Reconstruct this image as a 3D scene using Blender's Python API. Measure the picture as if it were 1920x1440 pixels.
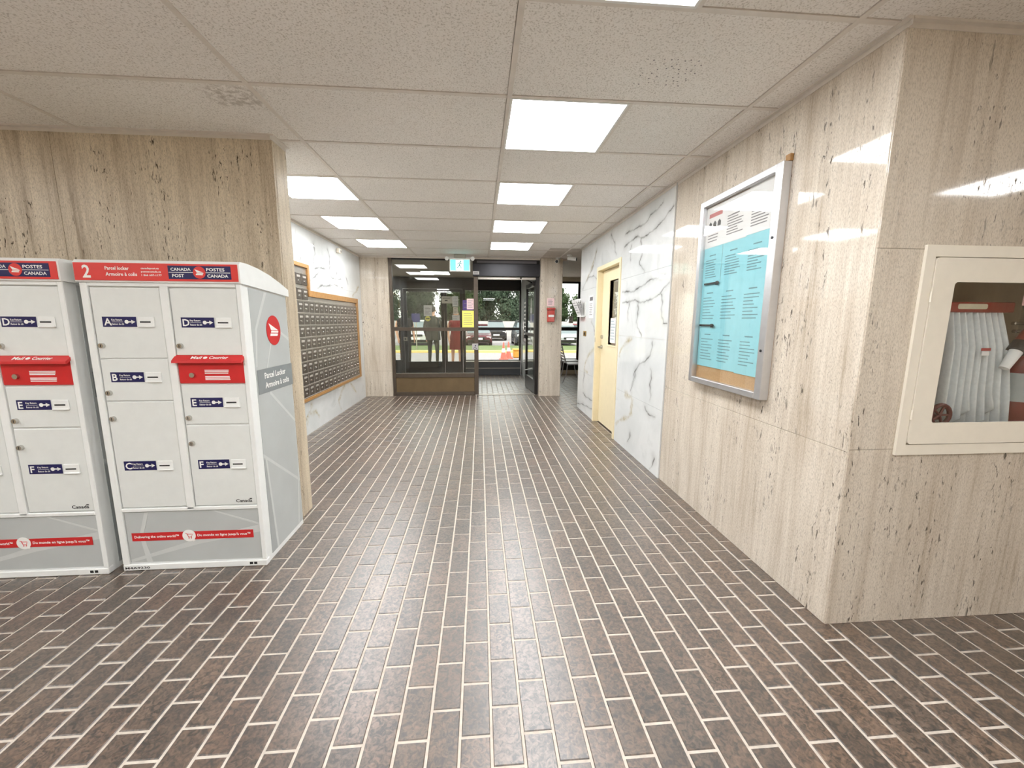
import bpy, bmesh, math, random
import numpy as np
from mathutils import Matrix, Vector, noise
random.seed(7)
for o in list(bpy.data.objects): bpy.data.objects.remove(o)
S = bpy.context.scene
C = S.collection

# ------------------------------------------------------------------ camera
CEIL = 2.426
CAMZ = 1.352
def cam_axes(p, y, r):
    cy, sy, cp, sp = math.cos(y), math.sin(y), math.cos(p), math.sin(p)
    F = Vector((sy*cp, cy*cp, -sp)); R = Vector((cy, -sy, 0)); U = R.cross(F)
    return (math.cos(r)*R + math.sin(r)*U, -math.sin(r)*R + math.cos(r)*U, F)
FPX = 755.04
CR, CU, CF = cam_axes(0.1557, 0.0791, 0.0053)
cd = bpy.data.cameras.new('camera'); cam = bpy.data.objects.new('camera', cd); C.objects.link(cam)
m = Matrix.Identity(4)
for i in range(3): m[i][0] = CR[i]; m[i][1] = CU[i]; m[i][2] = -CF[i]
m[2][3] = CAMZ
cam.matrix_world = m
cd.sensor_fit = 'HORIZONTAL'; cd.sensor_width = 36; cd.lens = FPX/1920*36; cd.clip_start = .02; cd.clip_end = 400
S.camera = cam
def proj(p):
    d = Vector(p) - Vector((0, 0, CAMZ)); z = d.dot(CF)
    if z < .05: return None
    return (960 + FPX*d.dot(CR)/z, 720 - FPX*d.dot(CU)/z)

# ------------------------------------------------------------------ world, sun, exposure
W = bpy.data.worlds.new('overcast_sky'); S.world = W; W.use_nodes = True
bg = W.node_tree.nodes['Background']; bg.inputs[0].default_value = (1, .985, .965, 1); bg.inputs[1].default_value = 2.0
sd = bpy.data.lights.new('sun', 'SUN'); sd.energy = 1.5; sd.angle = math.radians(25); sd.color = (1, .97, .9)
so = bpy.data.objects.new('sun', sd); C.objects.link(so); so.rotation_euler = (math.radians(35), math.radians(20), 0)
PANEL = 13.0
S.view_settings.view_transform = 'Standard'; S.view_settings.look = 'None'
S.view_settings.exposure = 0.78; S.view_settings.gamma = 1; S.view_settings.use_curve_mapping = False

# ------------------------------------------------------------------ materials
def srgb(r, g, b):
    f = lambda c: ((c/255+.055)/1.055)**2.4 if c > 10 else c/255/12.92
    return (f(r), f(g), f(b), 1)
MATS = {}
class NT:
    def __init__(s, name):
        s.m = bpy.data.materials.new(name); s.m.use_nodes = True; s.t = s.m.node_tree; s.n = s.t.nodes
        s.p = s.n['Principled BSDF']; s.out = s.n['Material Output']
    def add(s, kind, **kw):
        n = s.n.new(kind)
        for k, v in kw.items(): setattr(n, k, v)
        return n
    def link(s, a, b): s.t.links.new(a, b)
    def pos(s, scale=(1, 1, 1), obj=False):
        if obj: src = s.add('ShaderNodeTexCoord').outputs['Object']
        else: src = s.add('ShaderNodeNewGeometry').outputs['Position']
        mp = s.add('ShaderNodeMapping'); mp.inputs['Scale'].default_value = scale
        s.link(src, mp.inputs['Vector']); return mp.outputs[0]
    def noise(s, vec, scale, detail=4, rough=.55, dist=0):
        n = s.add('ShaderNodeTexNoise'); n.inputs['Scale'].default_value = scale; n.inputs['Detail'].default_value = detail
        n.inputs['Roughness'].default_value = rough; n.inputs['Distortion'].default_value = dist
        s.link(vec, n.inputs['Vector']); return n.outputs[0]
    def ramp(s, fac, stops, interp='LINEAR'):
        r = s.add('ShaderNodeValToRGB'); r.color_ramp.interpolation = interp
        e = r.color_ramp.elements
        while len(e) < len(stops): e.new(.5)
        for q, (p, c) in zip(e, stops): q.position = p; q.color = c if len(c) == 4 else (*c, 1)
        s.link(fac, r.inputs[0]); return r.outputs[0]
    def mix(s, fac, a, b, blend='MIX'):
        n = s.add('ShaderNodeMix', data_type='RGBA', blend_type=blend)
        for v, i in ((fac, 0), (a, 6), (b, 7)):
            if hasattr(v, 'links'): s.link(v, n.inputs[i])
            else: n.inputs[i].default_value = v
        return n.outputs[2]
    def math(s, op, a, b=0.0):
        n = s.add('ShaderNodeMath', operation=op)
        for v, i in ((a, 0), (b, 1)):
            if hasattr(v, 'links'): s.link(v, n.inputs[i])
            else: n.inputs[i].default_value = v
        return n.outputs[0]
    def bump(s, h, strength, dist=.002):
        b = s.add('ShaderNodeBump'); b.inputs['Strength'].default_value = strength; b.inputs['Distance'].default_value = dist
        s.link(h, b.inputs['Height']); s.link(b.outputs[0], s.p.inputs['Normal'])
def W4(v): return (v, v, v, 1)
def plain(name, col, rough=.5, metal=0, var=.06, scale=18, emit=None, es=0, spec=.5):
    """solid finish with a little procedural tone variation"""
    if name in MATS: return MATS[name]
    t = NT(name); c = col if len(col) == 4 else (*col, 1)
    n = t.noise(t.pos(), scale, 3)
    lo = tuple(x*(1-var) for x in c[:3]); hi = tuple(min(1, x*(1+var)) for x in c[:3])
    t.link(t.ramp(n, [(.3, lo), (.7, hi)]), t.p.inputs['Base Color'])
    t.p.inputs['Roughness'].default_value = rough; t.p.inputs['Metallic'].default_value = metal
    t.p.inputs['Specular IOR Level'].default_value = spec
    if emit: t.p.inputs['Emission Color'].default_value = emit; t.p.inputs['Emission Strength'].default_value = es
    MATS[name] = t.m; return t.m
def glass(name, tint=(.9, .92, .9), rough=0.0, ior=1.5):
    if name in MATS: return MATS[name]
    t = NT(name); t.n.remove(t.p)
    tr = t.add('ShaderNodeBsdfTransparent'); tr.inputs[0].default_value = (*tint, 1)
    gl = t.add('ShaderNodeBsdfGlossy'); gl.inputs['Roughness'].default_value = rough; gl.inputs['Color'].default_value = W4(.95)
    fr = t.add('ShaderNodeFresnel'); bf = t.add('ShaderNodeNewGeometry').outputs['Backfacing']
    t.link(t.math('ADD', t.math('MULTIPLY', bf, 1/ior-ior), ior), fr.inputs[0])   # same reflectance on both faces of the pane
    mx = t.add('ShaderNodeMixShader'); t.link(fr.outputs[0], mx.inputs[0]); t.link(tr.outputs[0], mx.inputs[1]); t.link(gl.outputs[0], mx.inputs[2])
    t.link(mx.outputs[0], t.out.inputs[0]); MATS[name] = t.m; return t.m
def travertine(name, lo, hi, rough=.12):
    t = NT(name)
    P = t.pos((1, 1, .055)); P2 = t.pos((1, 1, .05)); P3 = t.pos((1, 1, .22)); P4 = t.pos((1, 1, .35))
    band = t.noise(P, 9, 5, .6, .35); fine = t.noise(P2, 55, 4, .6, .2)
    mixn = t.math('ADD', t.math('MULTIPLY', band, .62), t.math('MULTIPLY', fine, .38))
    col = t.ramp(mixn, [(.34, lo), (.46, tuple((a*.4+b*.6) for a, b in zip(lo, hi))), (.58, hi)])
    blot = t.noise(t.pos((1, 1, .5)), 5, 4)
    col = t.mix(t.ramp(blot, [(.35, W4(0)), (.75, W4(.35))]), col, (*[x*1.12 for x in hi[:3]], 1))
    grain = t.noise(t.pos((1, 1, .3)), 260, 3, .6)
    col = t.mix(t.ramp(grain, [(.40, W4(.32)), (.52, W4(0))]), col, tuple(x*.62 for x in lo[:3])+(1,))
    pit = t.noise(P3, 85, 4, .62, .6); clus = t.noise(t.pos((1, 1, .14)), 7, 4, .65)
    pm = t.math('MULTIPLY', t.ramp(pit, [(.60, W4(0)), (.64, W4(1))]), t.ramp(clus, [(.50, W4(0)), (.58, W4(1))]))
    pit2 = t.noise(P4, 190, 3, .6)
    pm2 = t.math('MULTIPLY', t.ramp(pit2, [(.62, W4(0)), (.68, W4(.8))]), t.ramp(t.noise(P, 13, 3), [(.40, W4(.12)), (.6, W4(1))]))
    col = t.mix(pm2, col, tuple(x*.55 for x in lo[:3])+(1,)); col = t.mix(pm, col, tuple(x*.26 for x in lo[:3])+(1,))
    t.link(col, t.p.inputs['Base Color'])
    pp = t.math('MAXIMUM', pm, pm2)
    t.link(t.math('ADD', t.math('MULTIPLY', pp, .5), rough), t.p.inputs['Roughness'])
    t.bump(t.math('SUBTRACT', 1.0, pp), .35, .002)
    MATS[name] = t.m; return t.m
M_TRAV = travertine('travertine', srgb(176, 160, 140), srgb(220, 210, 195), .06)
M_TRAV2 = travertine('travertine_shaded', srgb(154, 135, 110), srgb(220, 206, 182), .42)  # darker copy of the travertine; the pier's weaker light is in its colour
def marble():
    t = NT('veined_marble'); P = t.pos()
    a = t.add('ShaderNodeAttribute', attribute_name='vein').outputs['Fac']; g = t.add('ShaderNodeAttribute', attribute_name='gold').outputs['Fac']
    cloud = t.noise(P, 2.2, 6, .6, .8)
    col = t.ramp(cloud, [(.35, srgb(214, 217, 216)), (.6, srgb(224, 226, 225)), (.75, srgb(206, 209, 208))])
    n1 = t.noise(P, 30, 3); gm = t.math('MULTIPLY', g, t.ramp(n1, [(.3, W4(.35)), (.65, W4(1))]))
    col = t.mix(gm, col, t.ramp(n1, [(.4, srgb(196, 186, 160)), (.62, srgb(172, 158, 120))]))
    col = t.mix(t.math('MULTIPLY', a, t.ramp(t.noise(P, 16, 3), [(.3, W4(.7)), (.6, W4(1))])), col, srgb(88, 84, 80))
    t.link(col, t.p.inputs['Base Color']); t.p.inputs['Roughness'].default_value = .05
    return t.m
M_MARB = marble()
def floor_tile_mat():
    t = NT('brown_quarry_tile'); P = t.pos()
    oi = t.add('ShaderNodeAttribute', attribute_name='tone').outputs['Fac']
    n1 = t.noise(P, 55, 4, .6, 1.1); n2 = t.noise(P, 7, 3, .5)
    wob = t.math('ADD', t.math('MULTIPLY', n1, .8), t.math('MULTIPLY', n2, .2))
    col = t.ramp(wob, [(.38, srgb(28, 19, 13)), (.45, srgb(58, 44, 33)), (.54, srgb(90, 71, 56)), (.7, srgb(116, 95, 78))])
    rnd = t.add('ShaderNodeObjectInfo').outputs['Random']
    tone = t.ramp(t.math('FRACT', t.math('ADD', oi, rnd)), [(0, W4(.78)), (.5, W4(1.0)), (1, (1.18, 1.12, 1.08, 1))])
    col = t.mix(1.0, col, tone, 'MULTIPLY')
    t.link(col, t.p.inputs['Base Color'])
    t.link(t.ramp(n1, [(.35, W4(.40)), (.65, W4(.28))]), t.p.inputs['Roughness']); t.p.inputs['Specular IOR Level'].default_value = 1.0
    t.bump(t.math('ADD', n1, t.math('MULTIPLY', t.noise(P, 110, 2), .3)), .16, .004)
    t.p.inputs['Coat Weight'].default_value = 1; t.p.inputs['Coat Roughness'].default_value = .42; t.p.inputs['Coat IOR'].default_value = 1.6
    return t.m
M_TILE = floor_tile_mat()
M_GROUT = plain('grout', srgb(196, 186, 174), .8, var=.12, scale=40)
def ceiling_mat():
    t = NT('acoustic_ceiling_tile'); P = t.pos()
    n = t.noise(P, 140, 3, .6); n2 = t.noise(P, 1.3, 3)
    f = t.ramp(n, [(.36, srgb(206, 200, 192)), (.45, srgb(240, 236, 230)), (.6, srgb(246, 242, 237))])
    f = t.mix(1.0, f, t.ramp(n2, [(.3, W4(.94)), (.7, W4(1))]), 'MULTIPLY')
    # an old water stain with its own outline
    mp = t.add('ShaderNodeMapping'); mp.inputs['Location'].default_value = (1.2, -3.405, 0); mp.inputs['Scale'].default_value = (1, 1.5, 0)
    t.link(t.add('ShaderNodeNewGeometry').outputs['Position'], mp.inputs[0])
    ln = t.add('ShaderNodeVectorMath', operation='LENGTH')
    # (position + offset) length
    t.link(mp.outputs[0], ln.inputs[0])
    d = t.math('ADD', ln.outputs['Value'], t.math('MULTIPLY', t.noise(P, 9, 4), .16))
    st = t.math('MULTIPLY', t.ramp(d, [(.0, W4(.55)), (.2, W4(.5)), (.27, W4(0))]), t.ramp(t.noise(P, 38, 4), [(.42, W4(0)), (.62, W4(1))]))
    f = t.mix(st, f, srgb(150, 138, 122))
    t.link(f, t.p.inputs['Base Color']); t.p.inputs['Roughness'].default_value = .85
    t.bump(n, .25, .002); return t.m
M_CEIL = ceiling_mat()
M_TEE = plain('ceiling_grid_white', srgb(222, 215, 206), .45)
M_WHITE = plain('white_paint', srgb(232, 232, 228), .45, var=.03)
M_LOCK = plain('locker_pale_grey', srgb(238, 240, 238), .35, var=.02)
M_LOCKD = plain('locker_door_grey', srgb(226, 229, 226), .4, var=.02)
M_SIDEG = plain('side_graphic_grey', srgb(188, 192, 191), .3, var=.04, scale=5)
M_SIDEL = plain('side_graphic_light', srgb(206, 209, 207), .3, var=.03)
M_SIDED = plain('side_graphic_dark', srgb(168, 172, 172), .3, var=.03)
M_BAND = plain('side_band_grey', srgb(140, 146, 147), .3, var=.03)
M_RED = plain('signal_red', srgb(205, 38, 40), .4, var=.05)
M_REDH = plain('header_red', srgb(222, 62, 56), .35, var=.04)
M_NAVY = plain('navy_blue', srgb(26, 26, 84), .35, var=.05)
M_INK = plain('print_white', srgb(245, 245, 242), .5, var=.02)
M_BLACK = plain('print_black', srgb(28, 28, 30), .5, var=.05)
M_CHROME = plain('chrome', (.6, .59, .56), .22, 1, var=.1)
M_BRONZE = plain('bronze_aluminium', srgb(92, 82, 72), .38, .55, var=.08)
M_BRONZEL = plain('bronze_panel', srgb(112, 94, 68), .4, .35, var=.1, scale=6)
M_DARK = plain('dark_bronze', srgb(40, 37, 36), .35, .4, var=.1)
M_DARKB = plain('operator_black', srgb(44, 43, 48), .32, .3, var=.08)
M_SIDESILV = plain('satin_aluminium', srgb(206, 206, 208), .32, .75, var=.04)
M_ALU = plain('aluminium', srgb(176, 170, 160), .35, .6, var=.05)
M_CREAM = plain('cream_enamel', srgb(238, 231, 216), .32, var=.02)
M_CREAMD = plain('cream_door_paint', srgb(236, 222, 186), .38, var=.02)
M_CORK = plain('cork_board', srgb(186, 150, 108), .8, var=.12, scale=120)
M_CYAN = plain('cyan_paper', srgb(148, 208, 217), .7, var=.03)
M_PAPER = plain('white_paper', srgb(232, 230, 228), .7, var=.02)
M_PINK = plain('pink_paper', srgb(238, 206, 208), .7, var=.03)
M_YEL = plain('yellow_paper', srgb(246, 236, 120), .7, var=.02)
M_PURP = plain('purple_card', srgb(72, 52, 110), .6, var=.05)
M_TXT = plain('faded_print', srgb(104, 142, 150), .7, var=.1)
M_TXTG = plain('grey_print', srgb(120, 116, 118), .7, var=.1)
M_OAK = plain('oak_frame', srgb(172, 128, 76), .4, var=.14, scale=30)
M_STEELG = plain('mailbox_steel', srgb(112, 104, 96), .32, .6, var=.1)
M_STEELF = plain('mailbox_frame', srgb(188, 182, 174), .3, .7, var=.06)
M_WALLP = plain('warm_wall_paint', srgb(206, 196, 180), .6, var=.04)
M_GLASS = glass('clear_glass', (.985, .99, .988))
M_GLASST = glass('tinted_storefront_glass', (.86, .87, .84), ior=1.55)
M_GLASSO = glass('outer_door_glass', (.88, .9, .87))
M_HOSE = plain('canvas_hose', srgb(222, 226, 226), .75, var=.06, scale=60)
M_EXT = plain('extinguisher_red', srgb(120, 26, 22), .25, var=.1)
M_RUBBER = plain('black_rubber', srgb(34, 30, 28), .5, var=.1)
M_BRASS = plain('brass', srgb(186, 150, 70), .3, .9, var=.1)
def emis(name, col, st):
    t = NT(name); n = t.noise(t.pos(), 3, 2)
    t.link(t.ramp(n, [(.3, tuple(c*.98 for c in col)), (.7, col)]), t.p.inputs['Emission Color'])
    t.p.inputs['Base Color'].default_value = (*col, 1); t.p.inputs['Emission Strength'].default_value = st; return t.m
M_DIFF = emis('led_diffuser', (.97, .985, 1.0), PANEL)
M_EXITG = emis('exit_sign_cyan', (.12, .88, .85), 1.1)
M_EXITW = emis('exit_sign_white', (.80, .95, .95), .75)

# ------------------------------------------------------------------ mesh builder
FONT = {}
def glyphs(s, bold=True):
    k = (s, bold)
    if k not in FONT:
        cu = bpy.data.curves.new('t', 'FONT'); cu.body = s; cu.size = 1; cu.resolution_u = 2
        if bold: cu.offset = .022
        ob = bpy.data.objects.new('t', cu); C.objects.link(ob)
        dg = bpy.context.evaluated_depsgraph_get()
        me = bpy.data.meshes.new_from_object(ob.evaluated_get(dg))
        v = [tuple(p.co) for p in me.vertices]; f = [tuple(p.vertices) for p in me.polygons]
        bpy.data.objects.remove(ob); bpy.data.meshes.remove(me); bpy.data.curves.remove(cu)
        xs = [p[0] for p in v] or [0, 1]; ys = [p[1] for p in v] or [0, 1]
        FONT[k] = (v, f, min(xs), max(xs), min(ys), max(ys))
    return FONT[k]
def frame(o, ax, ay, az):
    m = Matrix.Identity(4)
    for i in range(3): m[i][0] = ax[i]; m[i][1] = ay[i]; m[i][2] = az[i]; m[i][3] = o[i]
    return m
def faceY(y, x=0, z=0): return frame((x, y, z), (1, 0, 0), (0, 0, 1), (0, -1, 0))     # plane facing the camera side (-Y)
def faceXp(x, y=0, z=0): return frame((x, y, z), (0, 1, 0), (0, 0, 1), (1, 0, 0))     # plane facing +X
def faceXm(x, y=0, z=0): return frame((x, y, z), (0, -1, 0), (0, 0, 1), (-1, 0, 0))   # plane facing -X
class B:
    def __init__(s, off=(0, 0, 0), M=None):
        s.v = []; s.f = []; s.mi = []; s.sm = []; s.off = Vector(off); s.M = M or Matrix.Identity(4); s.m = 0
    def add(s, vs, fs, smooth=False):
        n = len(s.v)
        for p in vs: s.v.append(tuple(s.M @ Vector(p) - s.off))
        for f in fs: s.f.append([n+i for i in f]); s.mi.append(s.m); s.sm.append(smooth)
        return s
    def box(s, x0, x1, y0, y1, z0, z1, c=0):
        if x0 > x1: x0, x1 = x1, x0
        if y0 > y1: y0, y1 = y1, y0
        if z0 > z1: z0, z1 = z1, z0
        if c <= 0:
            v = [(x, y, z) for x in (x0, x1) for y in (y0, y1) for z in (z0, z1)]
            return s.add(v, [(0, 1, 3, 2), (4, 6, 7, 5), (0, 4, 5, 1), (2, 3, 7, 6), (0, 2, 6, 4), (1, 5, 7, 3)])
        c = min(c, (x1-x0)/2.01, (y1-y0)/2.01, (z1-z0)/2.01)
        v = []; idx = {}
        for i, (x, sx) in enumerate(((x0, 1), (x1, -1))):
            for j, (y, sy) in enumerate(((y0, 1), (y1, -1))):
                for k, (z, sz) in enumerate(((z0, 1), (z1, -1))):
                    idx[i, j, k, 0] = len(v); v.append((x, y+sy*c, z+sz*c))
                    idx[i, j, k, 1] = len(v); v.append((x+sx*c, y, z+sz*c))
                    idx[i, j, k, 2] = len(v); v.append((x+sx*c, y+sy*c, z))
        g = lambda *a: idx[a]
        f = [(g(0,0,0,0), g(0,0,1,0), g(0,1,1,0), g(0,1,0,0)), (g(1,0,0,0), g(1,1,0,0), g(1,1,1,0), g(1,0,1,0)),
             (g(0,0,0,1), g(1,0,0,1), g(1,0,1,1), g(0,0,1,1)), (g(0,1,0,1), g(0,1,1,1), g(1,1,1,1), g(1,1,0,1)),
             (g(0,0,0,2), g(0,1,0,2), g(1,1,0,2), g(1,0,0,2)), (g(0,0,1,2), g(1,0,1,2), g(1,1,1,2), g(0,1,1,2))]
        for a in (0, 1):
            for b in (0, 1):
                f.append((g(a,b,0,0), g(a,b,0,1), g(a,b,1,1), g(a,b,1,0)))
                f.append((g(a,0,b,0), g(a,0,b,2), g(a,1,b,2), g(a,1,b,0)))
                f.append((g(0,a,b,1), g(0,a,b,2), g(1,a,b,2), g(1,a,b,1)))
                for d in (0, 1): f.append((g(a,b,d,0), g(a,b,d,1), g(a,b,d,2)))
        return s.add(v, f)
    def prism(s, pts, z0, z1):
        """2-D outline in local x,y extruded along local z"""
        n = len(pts); v = [(x, y, z0) for x, y in pts] + [(x, y, z1) for x, y in pts]
        f = [tuple(range(n))[::-1], tuple(range(n, 2*n))] + [(i, (i+1) % n, n+(i+1) % n, n+i) for i in range(n)]
        return s.add(v, f)
    def cyl(s, p0, p1, r0, r1=None, n=16, caps=True):
        if r1 is None: r1 = r0
        p0, p1 = Vector(p0), Vector(p1); d = (p1-p0).normalized(); a = d.orthogonal().normalized(); b = d.cross(a)
        v = []
        for p, r in ((p0, r0), (p1, r1)): v += [tuple(p + r*(math.cos(t)*a + math.sin(t)*b)) for t in [2*math.pi*i/n for i in range(n)]]
        s.add(v, [(i, (i+1) % n, n+(i+1) % n, n+i) for i in range(n)], True)
        if caps: s.add(v, [tuple(range(n))[::-1], tuple(range(n, 2*n))])
        return s
    def tube(s, pts, r, n=8, closed=False, flat=1.0, up=None):
        P = [Vector(p) for p in pts]; k = len(P); rings = []; prev = None
        for i, p in enumerate(P):
            d = ((P[(i+1) % k] if closed or i < k-1 else p) - (P[i-1] if closed or i > 0 else p)).normalized()
            a = (Vector(up).cross(d).normalized() if up else (d.orthogonal() if prev is None else (prev - d*prev.dot(d)))).normalized()
            prev = a; b = d.cross(a); rr = r[i] if isinstance(r, (list, tuple)) else r
            rings.append([tuple(p + rr*(math.cos(t)*a + flat*math.sin(t)*b)) for t in [2*math.pi*j/n for j in range(n)]])
        v = [q for rg in rings for q in rg]; f = []
        for i in range(k if closed else k-1):
            i2 = (i+1) % k
            f += [(i*n+j, i*n+(j+1) % n, i2*n+(j+1) % n, i2*n+j) for j in range(n)]
        s.add(v, f, True)
        if not closed: s.add(rings[0]+rings[-1], [tuple(range(n))[::-1], tuple(range(n, 2*n))])
        return s
    def loft(s, rings, caps=True):
        n = len(rings[0]); v = [q for r in rings for q in r]
        f = [(i*n+j, i*n+(j+1) % n, (i+1)*n+(j+1) % n, (i+1)*n+j) for i in range(len(rings)-1) for j in range(n)]
        s.add(v, f, True)
        if caps: s.add(list(rings[0])+list(rings[-1]), [tuple(range(n))[::-1], tuple(range(n, 2*n))])
        return s
    def ball(s, c, r, sx=1, sy=1, sz=1, n=12, m=8):
        rings = []
        for i in range(m+1):
            t = math.pi*i/m
            rings.append([(c[0]+r*sx*math.sin(t)*math.cos(2*math.pi*j/n), c[1]+r*sy*math.sin(t)*math.sin(2*math.pi*j/n), c[2]-r*sz*math.cos(t)) for j in range(n)])
        return s.loft(rings, False)
    def disc(s, c, rx, ry, z, n=28, t=.0008):
        return s.prism([(c[0]+rx*math.cos(2*math.pi*i/n), c[1]+ry*math.sin(2*math.pi*i/n)) for i in range(n)], z, z+t)
    def text(s, txt, x, y, h=None, w=None, z=0, bold=True, align='L', vcent=False):
        v, f, xa, xb, ya, yb = glyphs(txt, bold)
        if h is None: k = w/(xb-xa); ky = k
        else:
            ky = h/(glyphs('H', bold)[5]); k = ky if w is None else w/(xb-xa)
        dx = {'L': -xa, 'C': -(xa+xb)/2, 'R': -xb}[align]
        return s.add([(x+(p[0]+dx)*k, y+p[1]*ky, z) for p in v], f)
    def lines(s, x0, x1, y0, y1, n, th, z=0, rag=.3, rnd=None):
        rnd = rnd or random
        for i in range(n):
            y = y1-(y1-y0)*(i+.5)/n; a = rnd.random()*rag*(x1-x0)
            s.box(x0, x1-a, y-th/2, y+th/2, z, z+.0006)
        return s
    def build(s, name, mats, parent=None, loc=None):
        me = bpy.data.meshes.new(name); me.from_pydata(s.v, [], s.f)
        if not isinstance(mats, (list, tuple)): mats = [mats]
        for q in mats: me.materials.append(q)
        me.polygons.foreach_set('material_index', s.mi); me.polygons.foreach_set('use_smooth', s.sm)
        me.update()
        o = bpy.data.objects.new(name, me); C.objects.link(o)
        if parent: o.parent = parent
        if loc is not None: o.location = loc
        return o
def fix_normals(o):
    bm = bmesh.new(); bm.from_mesh(o.data); bmesh.ops.recalc_face_normals(bm, faces=bm.faces); bm.to_mesh(o.data); bm.free(); return o
def tag(o, label, cat=None, group=None, kind=None):
    if label: o['label'] = label
    if cat: o['category'] = cat
    if group: o['group'] = group
    if kind: o['kind'] = kind
    return o
def thing(name, label, cat, loc=(0, 0, 0), group=None, rz=0):
    o = bpy.data.objects.new(name, None); C.objects.link(o); o.location = loc; o.rotation_euler.z = rz; o.empty_display_size = .1
    return tag(o, label, cat, group)
def struct(o, label=None): o['kind'] = 'structure'; return tag(o, label)
def copy_tree(o, parent=None):
    c = o.copy(); C.objects.link(c)
    if parent: c.parent = parent
    for ch in [q for q in list(bpy.data.objects) if q.parent == o]: copy_tree(ch, c)
    return c
def inst(me, name, parent, loc, rz=0):
    o = bpy.data.objects.new(name, me); C.objects.link(o); o.parent = parent; o.location = loc; o.rotation_euler.z = rz; return o

# ------------------------------------------------------------------ layout constants
XR = 1.5457; YR = 1.5188          # right wall face, right corner
XL = -1.2274; YL = 2.69; YL2 = 2.867   # left pier edge, front, rear
XM = -2.0415; YE = 7.265          # left marble wall, end wall
YO = 10.2                         # outer storefront
XW = 6.0; YB = -2.7               # lobby extent behind the camera
LA = -1.0692; LB = LA+1.22; LC = LA+2.44; K1 = 2.145
yk = lambda k: K1+(k-1)*.61

# ------------------------------------------------------------------ floor with tiles
fl = B(); fl.box(-XW-.2, XW+.2, YB-.2, YO+.25, -.1, -.0035)
floor = struct(fl.build('floor', M_GROUT), 'brown brick-shaped quarry tile floor with pale grout')
TX, TX0, TY, TY0, G = .1031, -.0747, .1976, 1.4319, .0095
def tile_bm(b, x0, x1, y0, y1):
    c = .0022
    v = [(x0, y0, -.006), (x1, y0, -.006), (x1, y1, -.006), (x0, y1, -.006), (x0, y0, -c), (x1, y0, -c), (x1, y1, -c), (x0, y1, -c),
         (x0+c, y0+c, 0), (x1-c, y0+c, 0), (x1-c, y1-c, 0), (x0+c, y1-c, 0)]
    f = [(8, 9, 10, 11)] + [(i, (i+1) % 4, 4+(i+1) % 4, 4+i) for i in range(4)] + [(4+i, 4+(i+1) % 4, 8+(i+1) % 4, 8+i) for i in range(4)]
    b.add(v, f)
def in_rooms(x, y):
    if -5.2 < x < XR+.1 and -.6 < y < YL+.1: return True
    if XR <= x < 5.2 and -.6 < y < YR+.1: return True
    if XL-.1 < x < XR+.1 and YL < y < YL2+.1: return True
    if XM-.1 < x < XR+.1 and YL2 < y < YE+.1: return True
    if -2.75 < x < 1.1 and YE < y < YO: return True
    if 1.1 < x < 3.2 and 6.25 < y < YO: return True
    return False
def seen(x, y):
    p = proj((x, y, 0))
    if p is None or not (-30 < p[0] < 1950 and p[1] < 1500): return 0
    if y > 2.12 and x < -1.2 and y < 2.9: return 0
    if y > YL2 and x < XL*y/YL2: return 0
    if x > XR and y > YR-.05 : return 0
    return 1
cells = []
for kx in range(-50, 51):
    xa = TX0+kx*TX+G/2; xb = xa+TX-G
    for ny in range(-12, 46):
        ya = TY0+(ny+(0 if kx % 2 else .5))*TY+G/2; yb = ya+TY-G
        xc, yc = (xa+xb)/2, (ya+yb)/2
        if not in_rooms(xc, yc): continue
        area = 0
        if seen(xc, yc):
            q = [proj((x, y, 0)) for x, y in ((xa, ya), (xb, ya), (xb, yb), (xa, yb))]
            if all(q):
                area = abs(sum(q[i][0]*q[(i+1) % 4][1]-q[(i+1) % 4][0]*q[i][1] for i in range(4)))/2
                if q[2][1] > 1440 : area = 0
        cells.append((area, xa, xb, ya, yb))
cells.sort(reverse=True)
tb = B(); tile_bm(tb, -(TX-G)/2, (TX-G)/2, -(TY-G)/2, (TY-G)/2)
t0 = tb.build('floor_tile', M_TILE, floor)
at = t0.data.attributes.new('tone', 'FLOAT', 'POINT')
rt = B(); tones = []
for i, (a, xa, xb, ya, yb) in enumerate(cells):
    if i < 300 and a > 0:
        o = t0 if i == 0 else inst(t0.data, 'floor_tile', floor, (0, 0, 0))
        o.location = ((xa+xb)/2, (ya+yb)/2, random.uniform(-.0006, 0)); o.rotation_euler = (random.uniform(-.002, .002), random.uniform(-.003, .003), random.uniform(-.006, .006))
    else:
        tile_bm(rt, xa, xb, ya, yb); tones += [random.random()]*12
rest = rt.build('floor_tiling', M_TILE, floor); rest['kind'] = 'stuff'
rest.data.attributes.new('tone', 'FLOAT', 'POINT').data.foreach_set('value', tones)

# ------------------------------------------------------------------ ceiling
REG = [(-XW, XR, YB, YL), (XR, XW, YB, YR), (XM, XR, YL2, YE), (XL, XR, YL, YL2)]
def clip(x0, x1, y0, y1):
    out = []
    for a, b, c, d in REG:
        u0, u1, v0, v1 = max(a, x0), min(b, x1), max(c, y0), min(d, y1)
        if u1-u0 > .002 and v1-v0 > .002: out.append((u0, u1, v0, v1))
    return out
cb = B()
for r in REG: cb.box(r[0], r[1], r[2], r[3], CEIL+.03, CEIL+.1)
cb.box(-XW-.2, XW+.2, YB-.2, YE+.3, CEIL+.1, CEIL+.2)
ceiling = struct(cb.build('ceiling', M_WALLP), 'suspended ceiling of speckled rectangular tiles in a white grid')
LIGHTS = [(LB, -1), (LB, 1), (LB, 3), (LB, 5), (LB, 7), (LA-.61, 3), (LA-.61, 5), (LA-.61, 7), (LC+2.44, -3), (LB, -3), (LB, -5), (LA-.61, -3), (LA-.61, -5), (LA-2.44-.61, -1), (LA-2.44-.61, -3), (LA-2.44-.61, -5), (LC+1.22, -5)]  # panels after the far-right lobby one are unseen, added to brighten the lobby
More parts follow.
